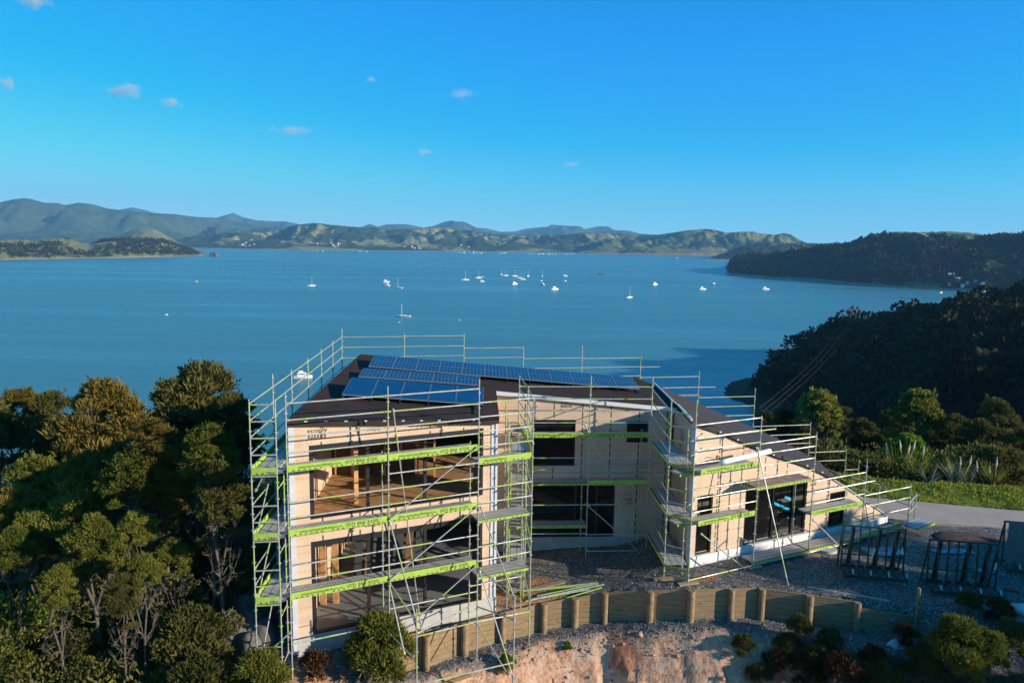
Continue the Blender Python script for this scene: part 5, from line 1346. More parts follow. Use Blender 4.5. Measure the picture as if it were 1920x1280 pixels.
for a in [
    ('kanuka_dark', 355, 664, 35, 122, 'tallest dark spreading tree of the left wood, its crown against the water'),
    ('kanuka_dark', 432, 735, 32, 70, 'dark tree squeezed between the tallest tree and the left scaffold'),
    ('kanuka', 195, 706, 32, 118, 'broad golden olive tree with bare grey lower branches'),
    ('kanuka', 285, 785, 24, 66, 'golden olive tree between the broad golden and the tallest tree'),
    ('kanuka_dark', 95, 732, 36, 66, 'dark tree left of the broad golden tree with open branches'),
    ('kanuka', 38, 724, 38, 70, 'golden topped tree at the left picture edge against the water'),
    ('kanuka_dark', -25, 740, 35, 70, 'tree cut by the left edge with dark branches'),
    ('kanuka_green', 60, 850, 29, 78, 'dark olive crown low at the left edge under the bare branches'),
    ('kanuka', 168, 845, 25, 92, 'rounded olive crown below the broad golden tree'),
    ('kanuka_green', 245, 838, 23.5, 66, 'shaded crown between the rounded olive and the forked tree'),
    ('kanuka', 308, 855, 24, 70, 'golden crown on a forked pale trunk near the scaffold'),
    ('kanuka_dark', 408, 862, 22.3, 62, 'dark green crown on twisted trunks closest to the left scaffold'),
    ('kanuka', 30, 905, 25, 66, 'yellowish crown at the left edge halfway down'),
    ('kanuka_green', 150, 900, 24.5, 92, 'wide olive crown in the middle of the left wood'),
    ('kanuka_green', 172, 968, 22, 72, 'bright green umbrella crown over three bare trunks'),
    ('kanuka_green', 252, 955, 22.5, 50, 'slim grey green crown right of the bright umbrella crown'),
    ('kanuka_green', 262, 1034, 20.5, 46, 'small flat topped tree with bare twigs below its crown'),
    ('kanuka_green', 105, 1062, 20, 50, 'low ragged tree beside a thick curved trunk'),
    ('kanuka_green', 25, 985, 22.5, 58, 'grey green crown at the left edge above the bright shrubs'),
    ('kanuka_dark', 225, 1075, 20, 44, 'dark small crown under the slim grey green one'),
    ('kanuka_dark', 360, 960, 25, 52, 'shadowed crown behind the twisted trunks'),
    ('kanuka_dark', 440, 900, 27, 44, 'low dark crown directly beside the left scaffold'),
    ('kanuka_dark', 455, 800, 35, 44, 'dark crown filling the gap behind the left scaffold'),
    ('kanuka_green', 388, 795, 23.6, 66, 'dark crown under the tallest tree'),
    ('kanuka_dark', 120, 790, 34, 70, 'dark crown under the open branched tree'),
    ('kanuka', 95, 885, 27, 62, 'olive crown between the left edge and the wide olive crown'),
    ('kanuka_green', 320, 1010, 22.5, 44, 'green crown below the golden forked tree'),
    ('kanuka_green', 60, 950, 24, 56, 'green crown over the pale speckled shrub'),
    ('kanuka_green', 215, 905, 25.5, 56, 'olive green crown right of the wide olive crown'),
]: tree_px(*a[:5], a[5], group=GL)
GS = 'shrubs under the trees left of the house'
for a in [
    ('shrub_green', 25, 1050, 19.5, 80, 'bright green leafy shrub at the left picture edge'),
    ('shrub_green', 95, 1120, 18.5, 66, 'green shrub in half shade below the bright edge shrub'),
    ('shrub_pale', 60, 1015, 22, 35, 'pale speckled shrub above the bright edge shrub'),
    ('shrub_pale', 320, 1085, 20.5, 75, 'broad speckled shrub in the lower middle of the left wood'),
    ('shrub_dark', 395, 1068, 21, 70, 'tall dense shrub beside the boulders'),
    ('shrub_dark', 350, 1150, 19.5, 85, 'wide dark shrub sloping below the dense one'),
    ('shrub_green', 355, 1040, 23, 26, 'small light green shrub under the twisted trunks'),
    ('shrub_dark', 250, 1185, 18, 60, 'yellowish dark shrub at the bottom of the left wood'),
    ('bush', 45, 1235, 16.5, 55, 'orange tinted bush in the lower left corner'),
    ('shrub_dark', 130, 1200, 17, 65, 'shaded dark shrub near the lower left corner'),
    ('shrub_dark', 360, 1235, 18, 70, 'dark green shrub at the bottom edge left of the kerb stone'),
    ('shrub_pale', 425, 1150, 20.5, 40, 'greyish twiggy shrub in front of the boulders'),
    ('bush', 488, 1222, 19, 58, 'olive bush at the bottom edge in front of the left scaffold foot'),
    ('shrub_green', 405, 1210, 19, 35, 'fresh green shrub beside the kerb stone'),
    ('shrub_dark', 200, 1135, 19.5, 50, 'dark shrub between the bare trunks'),
    ('shrub_green', 150, 1120, 19, 45, 'lit leafy shrub between the curved trunk and the bare trunks'), ('shrub_green', 300, 1215, 18, 48, 'lit leafy shrub near the bottom edge under the small flat topped tree'), ('shrub_dark', 60, 1180, 17.5, 60, 'dark shrub above the orange tinted bush'),
    ('bush', 428, 1030, 24, 24, 'thin spiky bush at the far side of the boulders'),
]: tree_px(*a[:5], a[5], name='shrub', cat='shrub', group=GS)
tree_px('bush', 706, 1160, 20.2, 72, 'big feathery green bush at the bottom edge in front of the left wing', name='shrub', cat='shrub')
tree_px('scrub', 592, 1226, 20.2, 34, 'brown dry bush left of the big feathery bush', name='shrub', cat='shrub')
GRT = 'trees beyond the grass verge'
for a in [
    ('yellow', 1536, 728, 58, 52, 'yellow green rounded tree above the right gable end'),
    ('kanuka_dark', 1475, 760, 60, 40, 'dark thin tree left of the yellow green rounded tree'),
    ('kanuka_dark', 1505, 795, 50, 60, 'brown olive tree under the yellow green rounded tree'),
    ('yellow', 1722, 730, 60, 58, 'tallest pale yellow tree on the right with sunlit crown'),
    ('kanuka_dark', 1625, 778, 58, 48, 'dark tree left of the pale yellow tree'),
    ('kanuka_dark', 1790, 775, 58, 55, 'dark tree right of the pale yellow tree'),
    ('broad', 1700, 812, 45, 62, 'dark broad tree behind the toetoe plumes'),
    ('kanuka_dark', 1855, 778, 54, 70, 'dark wide tree near the right edge'),
    ('kanuka_dark', 1920, 800, 50, 60, 'dark tree cut by the right edge'),
    ('broad', 1590, 842, 46, 48, 'low green tree beside the rail end'),
    ('kanuka', 1540, 838, 44, 34, 'small orange tinted tree behind the gable rail'),
    ('kanuka_dark', 1650, 860, 44, 50, 'dark shrub like tree under the broad dark tree'),
    ('shrub_dark', 1755, 880, 42, 50, 'dark bush beside the flax'),
    ('shrub_dark', 1880, 840, 43, 60, 'rounded dark bush at the right edge above the verge'),
    ('kanuka_dark', 1440, 770, 70, 34, 'small dark tree at the water side of the right wood'),
    ('kanuka_dark', 1580, 760, 72, 40, 'dark tree behind the yellow green rounded tree'),
    ('kanuka_dark', 1670, 765, 75, 40, 'dark crown deep behind the pale yellow tree'),
    ('kanuka_dark', 1870, 745, 75, 55, 'dark crown high near the right edge'),
]: tree_px(*a[:5], a[5], group=GRT)
# sun side trees outside the frame throw the evening shade over the yard
for x, y, zt_, r_, lb in ((33.5, 18.5, 8.2, 3.4, 'wide tree right of the yard shading the racks'), (38.5, 19.5, 8.3, 3.4, 'second tree right of the yard shading the drive edge'), (34.5, 22.8, 7.6, 3.0, 'third tree right of the yard shading the gravel'), (31, 15.0, 5.0, 2.6, 'tree right of the bank shading its foot'), (27.5, 13.2, 2.4, 2.4, 'smaller tree close right of the bank'), (24.5, 11.0, 2.4, 2.4, 'lowest tree beside the bank out of the picture')):
    plant('kanuka_dark', x, y, zt_, r_, lb, group='trees right of the yard')
GB = 'plants on the clay bank'
for a in [
    ('bush', 1795, 1165, 22.6, 62, 'yellow green bush on the bank in the lower right'),
    ('bush', 1850, 1185, 22.0, 45, 'feathery bush right of the yellow green bush'),
    ('shrub_dark', 1500, 1155, 23.6, 28, 'small leafy shrub in front of the wall end'),
    ('shrub_dark', 1535, 1205, 22.8, 30, 'dark scrub plant below the small leafy shrub'),
    ('scrub', 1460, 1225, 22.8, 36, 'rusty scrub plant at the right side of the bare clay'),
    ('scrub', 1580, 1230, 22.6, 40, 'rusty low plant near the bottom edge'), ('scrub', 1700, 1175, 23.5, 26, 'reddish dry plant beside the thin stake'), ('scrub', 1520, 1245, 22.3, 34, 'rusty dry plant below the dark scrub plant'), ('scrub', 1615, 1255, 22.2, 30, 'rusty plant at the bottom edge left of the dark low shrub'),
    ('shrub_dark', 1660, 1235, 22.4, 34, 'dark low shrub by the pale plastic bag'),
    ('scrub', 1640, 1215, 23.0, 30, 'reddish plant under the wall end'),
    ('shrub_dark', 1900, 1165, 22.5, 40, 'dark shrub at the lower right picture edge'),
    ('scrub', 1880, 1130, 24.0, 28, 'brown dry plant below the gravel edge at the right'),
    ('shrub_dark', 1740, 1210, 22.8, 40, 'shaded dark shrub left of the yellow green bush'),
    ('shrub_dark', 1425, 1245, 22.4, 26, 'little green tuft on the bare clay at the bottom edge'),
    ('shrub_green', 1065, 1203, 24.2, 11, 'tiny weed at the gravel and clay edge'),
    ('bush', 950, 1228, 22.6, 20, 'wispy green weed beneath the front brace'),
    ('shrub_dark', 1395, 1190, 23, 24, 'green scrub plant at the top right of the bare clay'), ('shrub_dark', 1478, 1190, 23, 30, 'green scrub plant right of the rusty one on the bank'), ('shrub_dark', 1560, 1180, 23, 26, 'small dark plant at the gravel edge under the wall'), ('shrub_dark', 1820, 1110, 24.5, 26, 'low green plant at the gravel edge before the middle rack'),
    ('bush', 1240, 1330, 19.6, 40, 'bush just below the frame whose shade falls on the clay'),
]: tree_px(*a[:5], a[5], name='shrub', cat='shrub', group=GB)
# undergrowth: nobody could count it
N = 2000; ux = g.uniform(-40, -8.9, N); uy = g.uniform(13, 60, N); uz = land_z(ux, uy); ur = g.uniform(0.5, 1.35, N)
ok = ~((ux > -10.2) & (uy > 21.5)) & (uy > 18.5+0.12*(ux+9)); ux, uy, uz, ur = ux[ok], uy[ok], uz[ok], ur[ok]
lift = np.where(g.random(len(ux)) < 0.5, g.uniform(0.2, 2.6, len(ux)), 0.1)*smooth(-9.5, -12.5, ux)
half = g.random(len(ux)) < 0.5
for nm, mk, mt in (('undergrowth', half, 'kanuka_green'), ('undergrowth', ~half, 'kanuka_dark')):
    scatter_canopy(nm, np.stack([ux, uy, uz+lift], 1)[mk], ur[mk], M[mt], None, (420, 0.15, 0.065), 23)
N = 2600; ux = g.uniform(2, 120, N); uy = g.uniform(40.5, 150, N); ok = (uy > 43.0-0.32*(ux-18))&(uy > 37.5)&(np.hypot(ux, uy-30) < 118)&(ux > (uy-45)*0.45); ux, uy = ux[ok], uy[ok]; uz = land_z(ux, uy); ur = g.uniform(0.7, 2.0, len(ux))*(1+np.clip(uy-45, 0, 60)/50)
scatter_canopy('bush_understorey', np.stack([ux, uy, uz+ur*0.3], 1), ur, M['kanuka_dark'], None, (420, 0.13, 0.07), 29)
# grass verge
N = 26000; ax = g.uniform(13, 42, N); ay = np.interp(ax, [15, 17.9, 19.3, 21.5, 24.3, 27, 32, 45], [35.95, 35.3, 35.05, 34.45, 33.8, 33.3, 32.6, 31.0])+0.05+g.random(N)*4.6
az = land_z(ax, ay)+0.08; c = np.stack([ax, ay, az], 1); d = np.stack([g.normal(size=N)*0.35, g.normal(size=N)*0.35, np.ones(N)], 1); s_ = np.cross(d, g.normal(size=(N, 3))); s_ /= np.linalg.norm(s_, axis=1)[:, None]
ln = (g.uniform(0.05, 0.16, N)*(0.4+1.3*np.clip(fbm(ax*0.8, ay*0.8, 3, 5)+0.5, 0, 1))*(0.6+0.5*np.clip(ay-35, 0, 4)/2))[:, None]
V, F = kites(c, d, s_, ln, np.full((N, 1), 0.07)); tag(link('grass', np_mesh('grass', V, F, M['grass'])), kind='stuff')
# loose stones and clods lying on the yard and the bank
def rubble(name, n, x0, x1, dlo, dhi, rlo, rhi, mat, seed):
    gq = np.random.default_rng(seed); x = gq.uniform(x0, x1, n); yw = np.interp(x, RWX, RWY); y = yw+gq.uniform(dlo, dhi, n); z = land_z(x, y)
    B = np.array([[1, 0, 0], [-1, 0, 0], [0, 1, 0], [0, -1, 0], [0, 0, 1], [0, 0, -1]], float); T = np.array([[0, 2, 4], [2, 1, 4], [1, 3, 4], [3, 0, 4], [2, 0, 5], [1, 2, 5], [3, 1, 5], [0, 3, 5]])
    r = (rlo*(rhi/rlo)**(gq.random(n)**2.2))[:, None, None]; V = B[None]*r*gq.uniform(0.5, 1.2, (n, 6, 1))+gq.normal(size=(n, 6, 3))*r*0.25+np.stack([x, y, z], 1)[:, None, :]
    F_ = (T[None]+np.arange(n)[:, None, None]*6).reshape(-1, 3)
    tag(link(name, np_mesh(name, V.reshape(-1, 3), F_, mat)), kind='stuff')
M['clod'] = simple('clay_clod', (0.40, 0.26, 0.18), 0.95, 0.4, 3.0)
M['stone'] = simple('yard_stone', (0.15, 0.148, 0.148), 0.9, 0.5, 9.0)
rubble('clay_clods', 600, -4.5, 13, -3.2, -0.5, 0.018, 0.13, M['clod'], 91)
rubble('yard_stones', 9000, -2, 24, 0.2, 6.5, 0.012, 0.045, M['stone'], 92)
rubble('yard_stones', 2500, -3, 15, -1.2, -0.15, 0.014, 0.055, M['stone'], 93)
# flax and toetoe
def flax(x, y, n, L, label):
    gg = np.random.default_rng(int(x*10)); t = MB(); z = ground_at(x, y)
    for i in range(n):
        a = gg.uniform(0, 6.28); b = gg.uniform(0.15, 0.75); l = L*gg.uniform(0.7, 1.15); pr_ = Vector((x+0.1*math.cos(a), y+0.1*math.sin(a), z)); w_ = 0.05
        o = Vector((-math.sin(a), math.cos(a), 0)); prev = pr_
        for k in range(1, 5):
            q = k/4; nx_ = pr_+Vector((math.cos(a)*l*b*q*(0.6+0.6*q), math.sin(a)*l*b*q*(0.6+0.6*q), l*q*(1-0.32*b*q*q*2))); wk = w_*(1-q*0.85); wp = w_*(1-(q-0.25)*0.85)
            t.add([prev-o*wp, prev+o*wp, nx_+o*wk, nx_-o*wk], [(0, 1, 2, 3)]); prev = nx_
    tag(t.build('flax_plant', M['flax']), label, 'flax')
def toetoe(x, y, ztop, n, label):
    tt = thing('toetoe', label, 'tall grass plant', (x, y, ground_at(x, y)), 'toetoe clumps beyond the verge'); gg = np.random.default_rng(int(x*7)); z = ground_at(x, y)
    m = MB()
    for i in range(110):
        a = gg.uniform(0, 6.28); e = Vector((x+math.cos(a)*gg.uniform(0.4, 1.2), y+math.sin(a)*0.9, z+(ztop-z)*gg.uniform(0.35, 0.85))); o = Vector((-math.sin(a), math.cos(a), 0))*0.03; b = Vector((x, y, z))
        m.add([b-o, b+o, e], [(0, 1, 2)])
    m.build('leaves', M['grass'], tt)
    for i in range(n):
        dx, dy = gg.uniform(-0.9, 0.9), gg.uniform(-0.4, 0.4); tp = ztop-gg.uniform(0, 0.7)
        m = MB(); m.tube((x+dx*0.3, y+dy, z), (x+dx, y+dy, tp-0.5), 0.012, 4); m.tube((x+dx, y+dy, tp-0.65), (x+dx*1.02, y+dy, tp-0.4), 0.02, 7, 0.065); m.tube((x+dx*1.02, y+dy, tp-0.4), (x+dx*1.1, y+dy, tp), 0.065, 7, 0.01)
        m.build('plume', M['plume'], tt)
p = pt_y(1790, 880, 40.5); flax(p.x, p.y, 30, 1.7, 'silvery flax clump on the verge, left of the plumes')
p = pt_y(1742, 905, 39.5); flax(p.x, p.y, 26, 1.3, 'smaller flax clump with drooping leaves further left')
p = pt_y(1815, 890, 40.0); flax(p.x, p.y, 22, 1.5, 'upright flax clump between the plumes')
for px, py, Y, n, lb in ((1688, 815, 42.5, 3, 'toetoe with three white plumes before the broad dark tree'), (1725, 812, 42.0, 2, 'toetoe with pale plumes right of the three white ones'), (1800, 845, 41, 2, 'toetoe with tan plumes beside the flax'), (1865, 848, 41.5, 3, 'toetoe with brownish plumes near the right edge'), (1463, 812, 44, 1, 'lone toetoe plume behind the gable roof')):
    p = pt_y(px, py, Y); toetoe(p.x, p.y, p.z, n, lb)
# a conical pine on the shaded headland flank
def conifer(px, ptop, pbot, label):
    b = pt_y(px, pbot, 190); tp = pt_y(px, ptop, 190); t = thing('pine_tree', label, 'pine tree', tuple(b)); H_ = tp.z-b.z
    m = MB(); m.tube(b, tp, 0.4, 8, 0.05); m.build('trunk', M['bark'], t)
    gg = np.random.default_rng(5); c = []; d = []
    for k in range(26):
        q = k/26; zz = b.z+H_*(0.10+0.9*q); R_ = H_*0.20*(1-q)**0.85+0.3
        for i in range(11):
            a = i*0.571+k*0.9+gg.uniform(-.1, .1)
            for s in np.linspace(0.15, 1, 9):
                c.append((b.x+math.cos(a)*R_*s, b.y+math.sin(a)*R_*s, zz-R_*0.10*s+gg.uniform(-.1, .1))); d.append((math.cos(a)+gg.normal()*0.5, math.sin(a)+gg.normal()*0.5, 0.5+gg.normal()*0.3))
    c = np.array(c); d = np.array(d); d /= np.linalg.norm(d, axis=1)[:, None]; s_ = np.cross(d, gg.normal(size=d.shape)); s_ /= np.linalg.norm(s_, axis=1)[:, None]
    V, F = kites(c, d, s_, np.full((len(c), 1), 1.3), np.full((len(c), 1), 0.5))
    o = link('crown', np_mesh('crown', V-np.array(b), F, M['far_forest']), t)
conifer(1782, 648, 800, 'tall conical pine standing alone on the dark headland slope')
conifer(1627, 574, 592, 'small conical pine on the headland crest right of the power poles') if False else None

# power poles with their wires
pp = thing('power_pole', 'twin power poles with one crossarm on the headland crest', 'power pole', tuple(pt_y(1597, 615, 460)))
a1 = pt_y(1593, 612, 460); a2 = pt_y(1603, 612, 460); z1 = pt_y(1597, 580, 460).z
for a in (a1, a2):
    m = MB(); m.tube(a-Vector((0, 0, 8)), (a.x, a.y, z1+0.5), 0.28, 8); m.build('pole', M['oldplank'], pp)
m = MB(); m.beam((a1.x-2.4, a1.y, z1), (a2.x+2.4, a2.y, z1), 0.3, 0.35); m.build('crossarm', M['oldplank'], pp)
for i, (ps, pe) in enumerate((((1563, 628), (1424, 765)), ((1570, 628), (1432, 770)), ((1580, 626), (1448, 768)))):
    m = MB(); A = Vector((a1.x-2+i*3.5, a1.y, z1)); B = pt_y(*pe, 120); mid = pt_y(*ps, 400)
    Pq = [A*(1-t)*(1-t)+(2*Vector((B.x*0.45+A.x*0.55, B.y*0.45+A.y*0.55, min(A.z, B.z)-5.0)))*t*(1-t)+B*t*t for t in np.linspace(0, 1, 25)]
    for u_, v_ in zip(Pq[:-1], Pq[1:]): m.tube(u_, v_, 0.008, 4, None, False)
    m.build('wire', M['oldplank'], pp)

# ------------------------------------------------------------------ boats
def hull(mb, L, B, D, z0=0.0):
    xs = [-0.5, -0.45, -0.2, 0.1, 0.32, 0.5]; bw = [0.36, 0.42, 0.5, 0.46, 0.27, 0.02]; sh = [0.85, 0.86, 0.84, 0.88, 0.98, 1.12]
    V = []
    for x, b, s in zip(xs, bw, sh): V += [(x*L, -b*B, D*s), (x*L, -b*B*0.72, -0.2), (x*L, b*B*0.72, -0.2), (x*L, b*B, D*s)]
    Fc = []
    for i in range(5):
        a = i*4; c = a+4
        Fc += [(a, a+1, c+1, c), (a+1, a+2, c+2, c+1), (a+2, a+3, c+3, c+2), (a+3, a, c, c+3)]
    Fc += [(0, 3, 2, 1)]
    mb.add(V, Fc)
def taper(mb, x0, x1, w, z0, z1, k=0.8):
    xm = (x0+x1)/2; hl = (x1-x0)/2
    mb.hexa([(x0, -w, z0), (x1, -w*0.85, z0), (x1, w*0.85, z0), (x0, w, z0), (xm-hl*0.9, -w*k, z1), (xm+hl*k*0.8, -w*k*0.8, z1), (xm+hl*k*0.8, w*k*0.8, z1), (xm-hl*0.9, w*k, z1)])
def boat_proto(kind_, mat='boat'):
    parts = []
    m = MB()
    if kind_ == 'yacht':
        hull(m, 11, 3.3, 1.25); parts.append(('hull', m, M[mat])); m = MB(); taper(m, -2.2, 2.2, 1.0, 1.02, 1.65); parts.append(('cabin', m, M['boat']))
        m = MB(); m.tube((0.7, 0, 1.2), (0.7, 0, 14.0), 0.16, 6, 0.10); parts.append(('mast', m, M['boat'])); m = MB(); m.tube((0.6, 0, 2.3), (-4.2, 0, 2.2), 0.22, 6); parts.append(('boom', m, M['boatdark']))
    elif kind_ == 'launch':
        hull(m, 10, 3.5, 1.4); parts.append(('hull', m, M[mat])); m = MB(); taper(m, -3.0, 2.2, 1.35, 1.18, 2.9, 0.85); parts.append(('cabin', m, M['boat']))
        m = MB(); taper(m, -2.7, 1.9, 1.36, 1.9, 2.35, 0.96); parts.append(('window_band', m, M['boatdark'])); m = MB(); taper(m, -2.2, 0.3, 0.95, 2.9, 3.9, 0.9); parts.append(('flybridge', m, M['boat']))
    else:
        hull(m, 5.5, 2.1, 0.9); parts.append(('hull', m, M[mat])); m = MB(); taper(m, -0.4, 1.4, 0.75, 0.75, 1.5); parts.append(('cabin', m, M['boat']))
    return [(n, x, mt) for n, x, mt in parts]
PROTO = {}
def boat(kind_, px, py, ang, scale, label, name, cat='boat', group='boats moored in the bay', mat='boat'):
    key = (kind_, mat)
    p = pt_z(px, py, WATER+0.05); t = thing(name, label, cat, tuple(p), group); t.rotation_euler = (0, 0, R(ang)); t.scale = (scale,)*3
    if key not in PROTO:
        PROTO[key] = []
        for n, mb, mt in boat_proto(kind_, mat):
            me = bpy.data.meshes.new(n); me.from_pydata(mb.v, [], mb.f); me.materials.append(mt); me.update(); PROTO[key].append((n, me))
    if 'largest' in label: t.scale.z = scale*0.62
    for n, me in PROTO[key]: link(n, me, t)
for px, py, a, s, lb in [
    (584, 536, 20, 1.0, 'white yacht alone at the left of the moorings'), (747, 540, 165, 1.15, 'white yacht right beside the two stacked launches'),
    (872, 525, 10, 1.25, 'white yacht at the left start of the yacht group'), (897, 521, 25, 1.1, 'yacht second from left in the group with a small boat behind it'),
    (940, 515, 70, 0.95, 'end on yacht left of the two masted pair'), (948, 517, 15, 1.1, 'yacht whose hull overlaps the end on one'),
    (965, 518, 20, 1.15, 'yacht with tall mast in the middle of the group'), (974, 521, 10, 0.9, 'small masted yacht low in the middle of the group'),
    (980, 524, 15, 0.95, 'yacht nearest the camera in the middle of the group'), (990, 518, 60, 1.05, 'yacht right of the middle with mast leaning on the horizon water'),
    (1017, 518, 75, 0.95, 'lone yacht right of the yacht group'), (1180, 558, 40, 1.1, 'white yacht alone in front of the reef'), (755, 593, 175, 1.35, 'largest white yacht close to the house roof')]:
    boat('yacht', px, py, a, s, lb, 'yacht', 'yacht')
for px, py, a, s, lb in [
    (724, 529, 10, 1.1, 'white launch upper of the stacked pair at the left'), (724, 536, 170, 1.2, 'white launch lower of the stacked pair at the left'), (904, 528, 15, 0.8, 'small white launch under the second yacht'),
    (965, 533, 30, 1.1, 'white launch below the yacht group with dark windscreen'), (1016, 534, 150, 0.95, 'dark sterned launch right below the lone yacht'), (1040, 543, 25, 1.25, 'white launch nearest to the camera right of the group'),
    (1060, 518, 5, 0.95, 'white launch at the right end of the moorings'), (1228, 534, 30, 1.15, 'white launch between the reef and the headland'), (1317, 543, 10, 1.2, 'white launch left of the pair near the headland'),
    (1339, 534, 10, 1.0, 'dark hulled launch behind the pair near the headland'), (1435, 543, 5, 1.25, 'long low white launch nearest the right beach'), (568, 708, 8, 0.95, 'nearest white launch seen through the left scaffold rails')]:
    boat('launch', px, py, a, s, lb, 'launch', 'motor boat', mat='boatdark' if 'dark hulled' in lb else 'boat')
for px, py, s, lb, mt in [(368, 529, 1.2, 'small orange hulled boat far left in the bay', 'boatred'), (905, 519, 0.8, 'tiny white dinghy behind the second yacht', 'boat'), (1060, 527, 1.0, 'small white boat under the right end launch', 'boat'), (1015, 527, 0.9, 'low white tender between the lone yacht and dark launch', 'boat'),
                          (312, 590, 0.5, 'tiny white mooring dinghy alone on the left water', 'boat'), (748, 604, 0.4, 'tiny dinghy in front of the largest yacht', 'boat'), (1764, 549, 1.1, 'small white boat near the right beach', 'boat'), (1846, 547, 1.3, 'white boat on the sand at the end of the right beach', 'boat'), (1269, 484, 1.6, 'small white boat far out before the green cliffs', 'boat'), (861, 600, 0.3, 'tiny white buoy dinghy above the roof', 'boat')]:
    boat('small', px, py, 12, s, lb, 'dinghy', mat=mt)
gg = random.Random(4)
for i in range(46):
    px = gg.choice([gg.uniform(565, 690), gg.uniform(930, 1080), gg.uniform(860, 905), gg.uniform(985, 1078)]); py = 467.5+(px-560)*0.0135+gg.uniform(1.5, 3.5)
    boat('small', px, py, gg.uniform(0, 180), gg.uniform(1.2, 2.0), 'tiny white boat moored along the far shore', 'dinghy', 'boat', 'boats along the far shore')

# far houses
def farhouse(px, py, w_, h_, label, group, Y=None, roofmat='farroof'):
    p = surf(px, py)
    if p is None: return
    t = thing('house', label, 'house', tuple(p), group); a = gg.uniform(-0.5, 0.5); u = Vector((math.cos(a), math.sin(a), 0)); v = Vector((-u.y, u.x, 0)); Zv = Vector((0, 0, 1))
    m = MB(); d_ = w_*0.7; o = p-u*w_/2-v*d_/2-Zv*3
    m.frame_box(o, u*w_, v*d_, Zv*(h_+3)); m.build('wall', M['farhouse'], t)
    m = MB(); tz = p+Zv*h_; e = 0.4
    A = [tz-u*(w_/2+e)-v*(d_/2+e), tz+u*(w_/2+e)-v*(d_/2+e), tz+u*(w_/2+e)+v*(d_/2+e), tz-u*(w_/2+e)+v*(d_/2+e)]; r1, r2_ = tz-u*w_/2+Zv*h_*0.4, tz+u*w_/2+Zv*h_*0.4
    m.add(A+[r1, r2_], [(0, 1, 5, 4), (2, 3, 4, 5), (1, 2, 5), (3, 0, 4), (3, 2, 1, 0)]); m.build('roof', M[roofmat], t)
    m = MB()
    for s in (-0.28, 0.05, 0.3): m.frame_box(p+u*w_*s-v*(d_/2+0.05)+Zv*h_*0.3, u*w_*0.16, v*0.04, Zv*h_*0.45)
    m.build('window', M['boatdark'], t)
farhouse(1783, 519, 9, 4.5, 'white two storey house on the hillside above the right beach', 'houses by the right beach', roofmat='white')
farhouse(1796, 526, 8, 4, 'white house lower right of the hillside house', 'houses by the right beach', roofmat='white')
for px, py, lb in ((1782, 533, 'little pale house down at the beach left of the others'), (1815, 531, 'low house in the shaded beach village'), (1828, 528, 'grey blue house in the shaded village centre'), (1842, 532, 'pale house in the shade near the village end'), (1852, 526, 'house half hidden at the village end'), (1806, 536, 'beach shed in front of the village')):
    farhouse(px, py, 6.5, 3, lb, 'houses by the right beach', roofmat='farroof')
for i in range(26):
    px = gg.choice([gg.uniform(590, 640), gg.uniform(715, 790), gg.uniform(755, 800), gg.uniform(860, 925), gg.uniform(455, 480)]); py = 463+(px-560)*0.014-abs(gg.gauss(0, 4.0))
    farhouse(px, py, gg.uniform(8, 12), gg.uniform(3.5, 5), 'tiny pale house in the village on the far shore', 'houses on the far shore')
# reef and island
def islet(px, py, w_, h_, label, seed):
    p = pt_z(px, py, WATER); blob('rock', (p.x, p.y, WATER), (w_, w_*0.5, h_), M['rock'], label, 'rock', seed, 'rocks in the bay', 1, 4, 0.5)
for px, w_, h_, lb in ((1130, 9, 2.6, 'largest dark rock of the reef in the bay'), (1112, 8, 1.1, 'long low rock in the middle of the reef'), (1093, 2.5, 1.3, 'small rock left of the low one on the reef'), (1085, 2.5, 1.5, 'leftmost small rock of the reef')): islet(px, 515, w_, h_, lb, int(px))
islet(404, 481, 17, 13, 'steep rock islet off the left peninsula', 7)

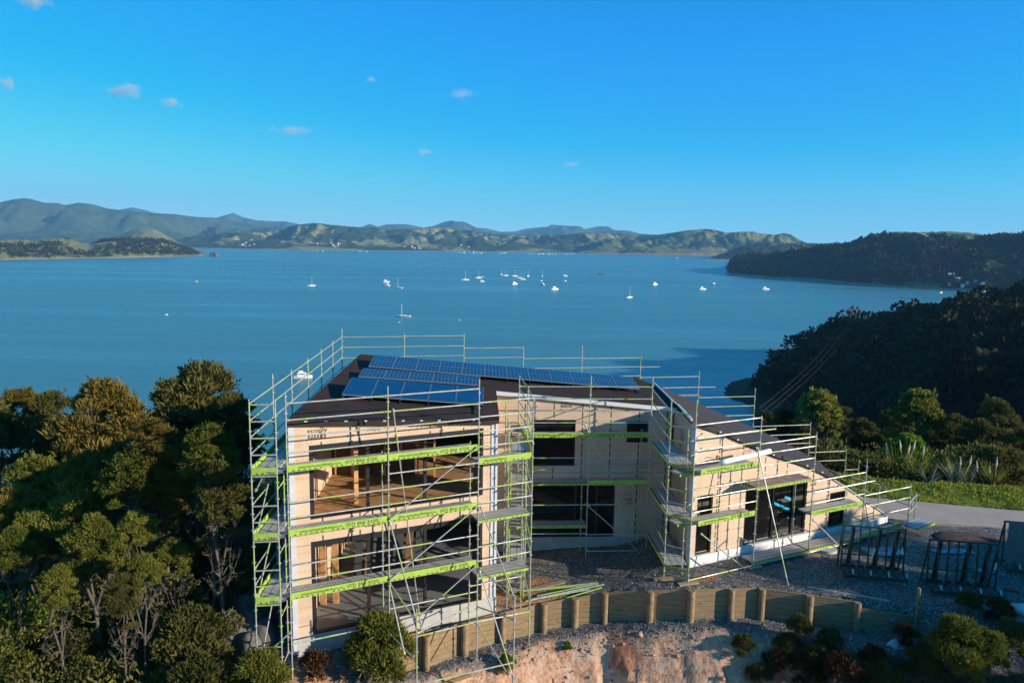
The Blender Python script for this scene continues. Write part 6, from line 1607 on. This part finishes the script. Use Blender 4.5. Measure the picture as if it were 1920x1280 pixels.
# ------------------------------------------------------------------ clouds and the air between
def cloud(px, py, w_, h_, dens, label, seed):
    import bmesh
    Y = 15000; p = pt_y(px, py, Y); s = Y/1400.0
    bm = bmesh.new(); bmesh.ops.create_icosphere(bm, subdivisions=3, radius=1.0); me = bpy.data.meshes.new('cloud'); bm.to_mesh(me); bm.free()
    t = NT('cloud_vapour'); t.n.remove(t.b); pv = t.n.new('ShaderNodeVolumePrincipled'); pv.inputs['Color'].default_value = (0.93, 0.93, 0.95, 1); pv.inputs['Anisotropy'].default_value = 0.2
    oc = t.coord('Object'); ln = t.n.new('ShaderNodeVectorMath'); ln.operation = 'LENGTH'; t.link(oc, ln.inputs[0])
    mp = t.n.new('ShaderNodeMapping'); t.link(oc, mp.inputs[0]); mp.inputs['Location'].default_value = (seed*3.1, seed*1.7, 0); mp.inputs['Scale'].default_value = (1.0, 1.0, 0.45)
    n = t.noise(2.4, 5, mp.outputs[0], 0.62)
    f = t.math('SUBTRACT', t.math('ADD', t.math('MULTIPLY', n, 1.9), -0.48), ln.outputs['Value'])
    f = t.math('MAXIMUM', f, 0.0)
    t.link(t.math('MULTIPLY', f, dens/(w_*s)), pv.inputs['Density']); t.link(pv.outputs[0], t.out.inputs['Volume'])
    me.materials.append(t.m); o = link('cloud', me); o.location = p; o.scale = (w_*0.62*s, w_*0.4*s, h_*0.75*s)
    tag(o, label, 'cloud', 'small clouds in the blue sky')
for i, (px, py, w_, h_, dn, lb) in enumerate([(228, 171, 110, 30, 16, 'largest pale cloud at the left of the sky'), (322, 193, 62, 22, 13, 'small cloud just right of the largest one'), (545, 245, 100, 22, 11, 'flat double cloud above the left middle'), (795, 285, 52, 16, 9, 'low small cloud left of the picture middle'),
                                      (866, 177, 86, 24, 7, 'thin wispy cloud high in the middle of the sky'), (1072, 308, 58, 16, 6, 'lowest faint cloud right of the middle'), (12, 157, 46, 30, 12, 'cloud fragment cut by the left edge'), (66, 4, 92, 28, 12, 'cloud cut by the top edge at the left'), (696, 150, 30, 14, 6, 'tiny faint wisp in the upper middle')]):
    cloud(px, py, w_, h_, dn, lb, i+1)

hz_ = MB(); hz_.box((-12900, -3000, WATER-1.5), (12900, 12900, 700))
hm = NT('haze_air'); hm.n.remove(hm.b); pv = hm.n.new('ShaderNodeVolumePrincipled'); pv.inputs['Color'].default_value = (0.26, 0.60, 1.0, 1); pv.inputs['Density'].default_value = 0.00006; pv.inputs['Anisotropy'].default_value = 0.0
hm.link(pv.outputs[0], hm.out.inputs['Volume'])
ho = hz_.build('haze', hm.m); tag(ho, kind='stuff')
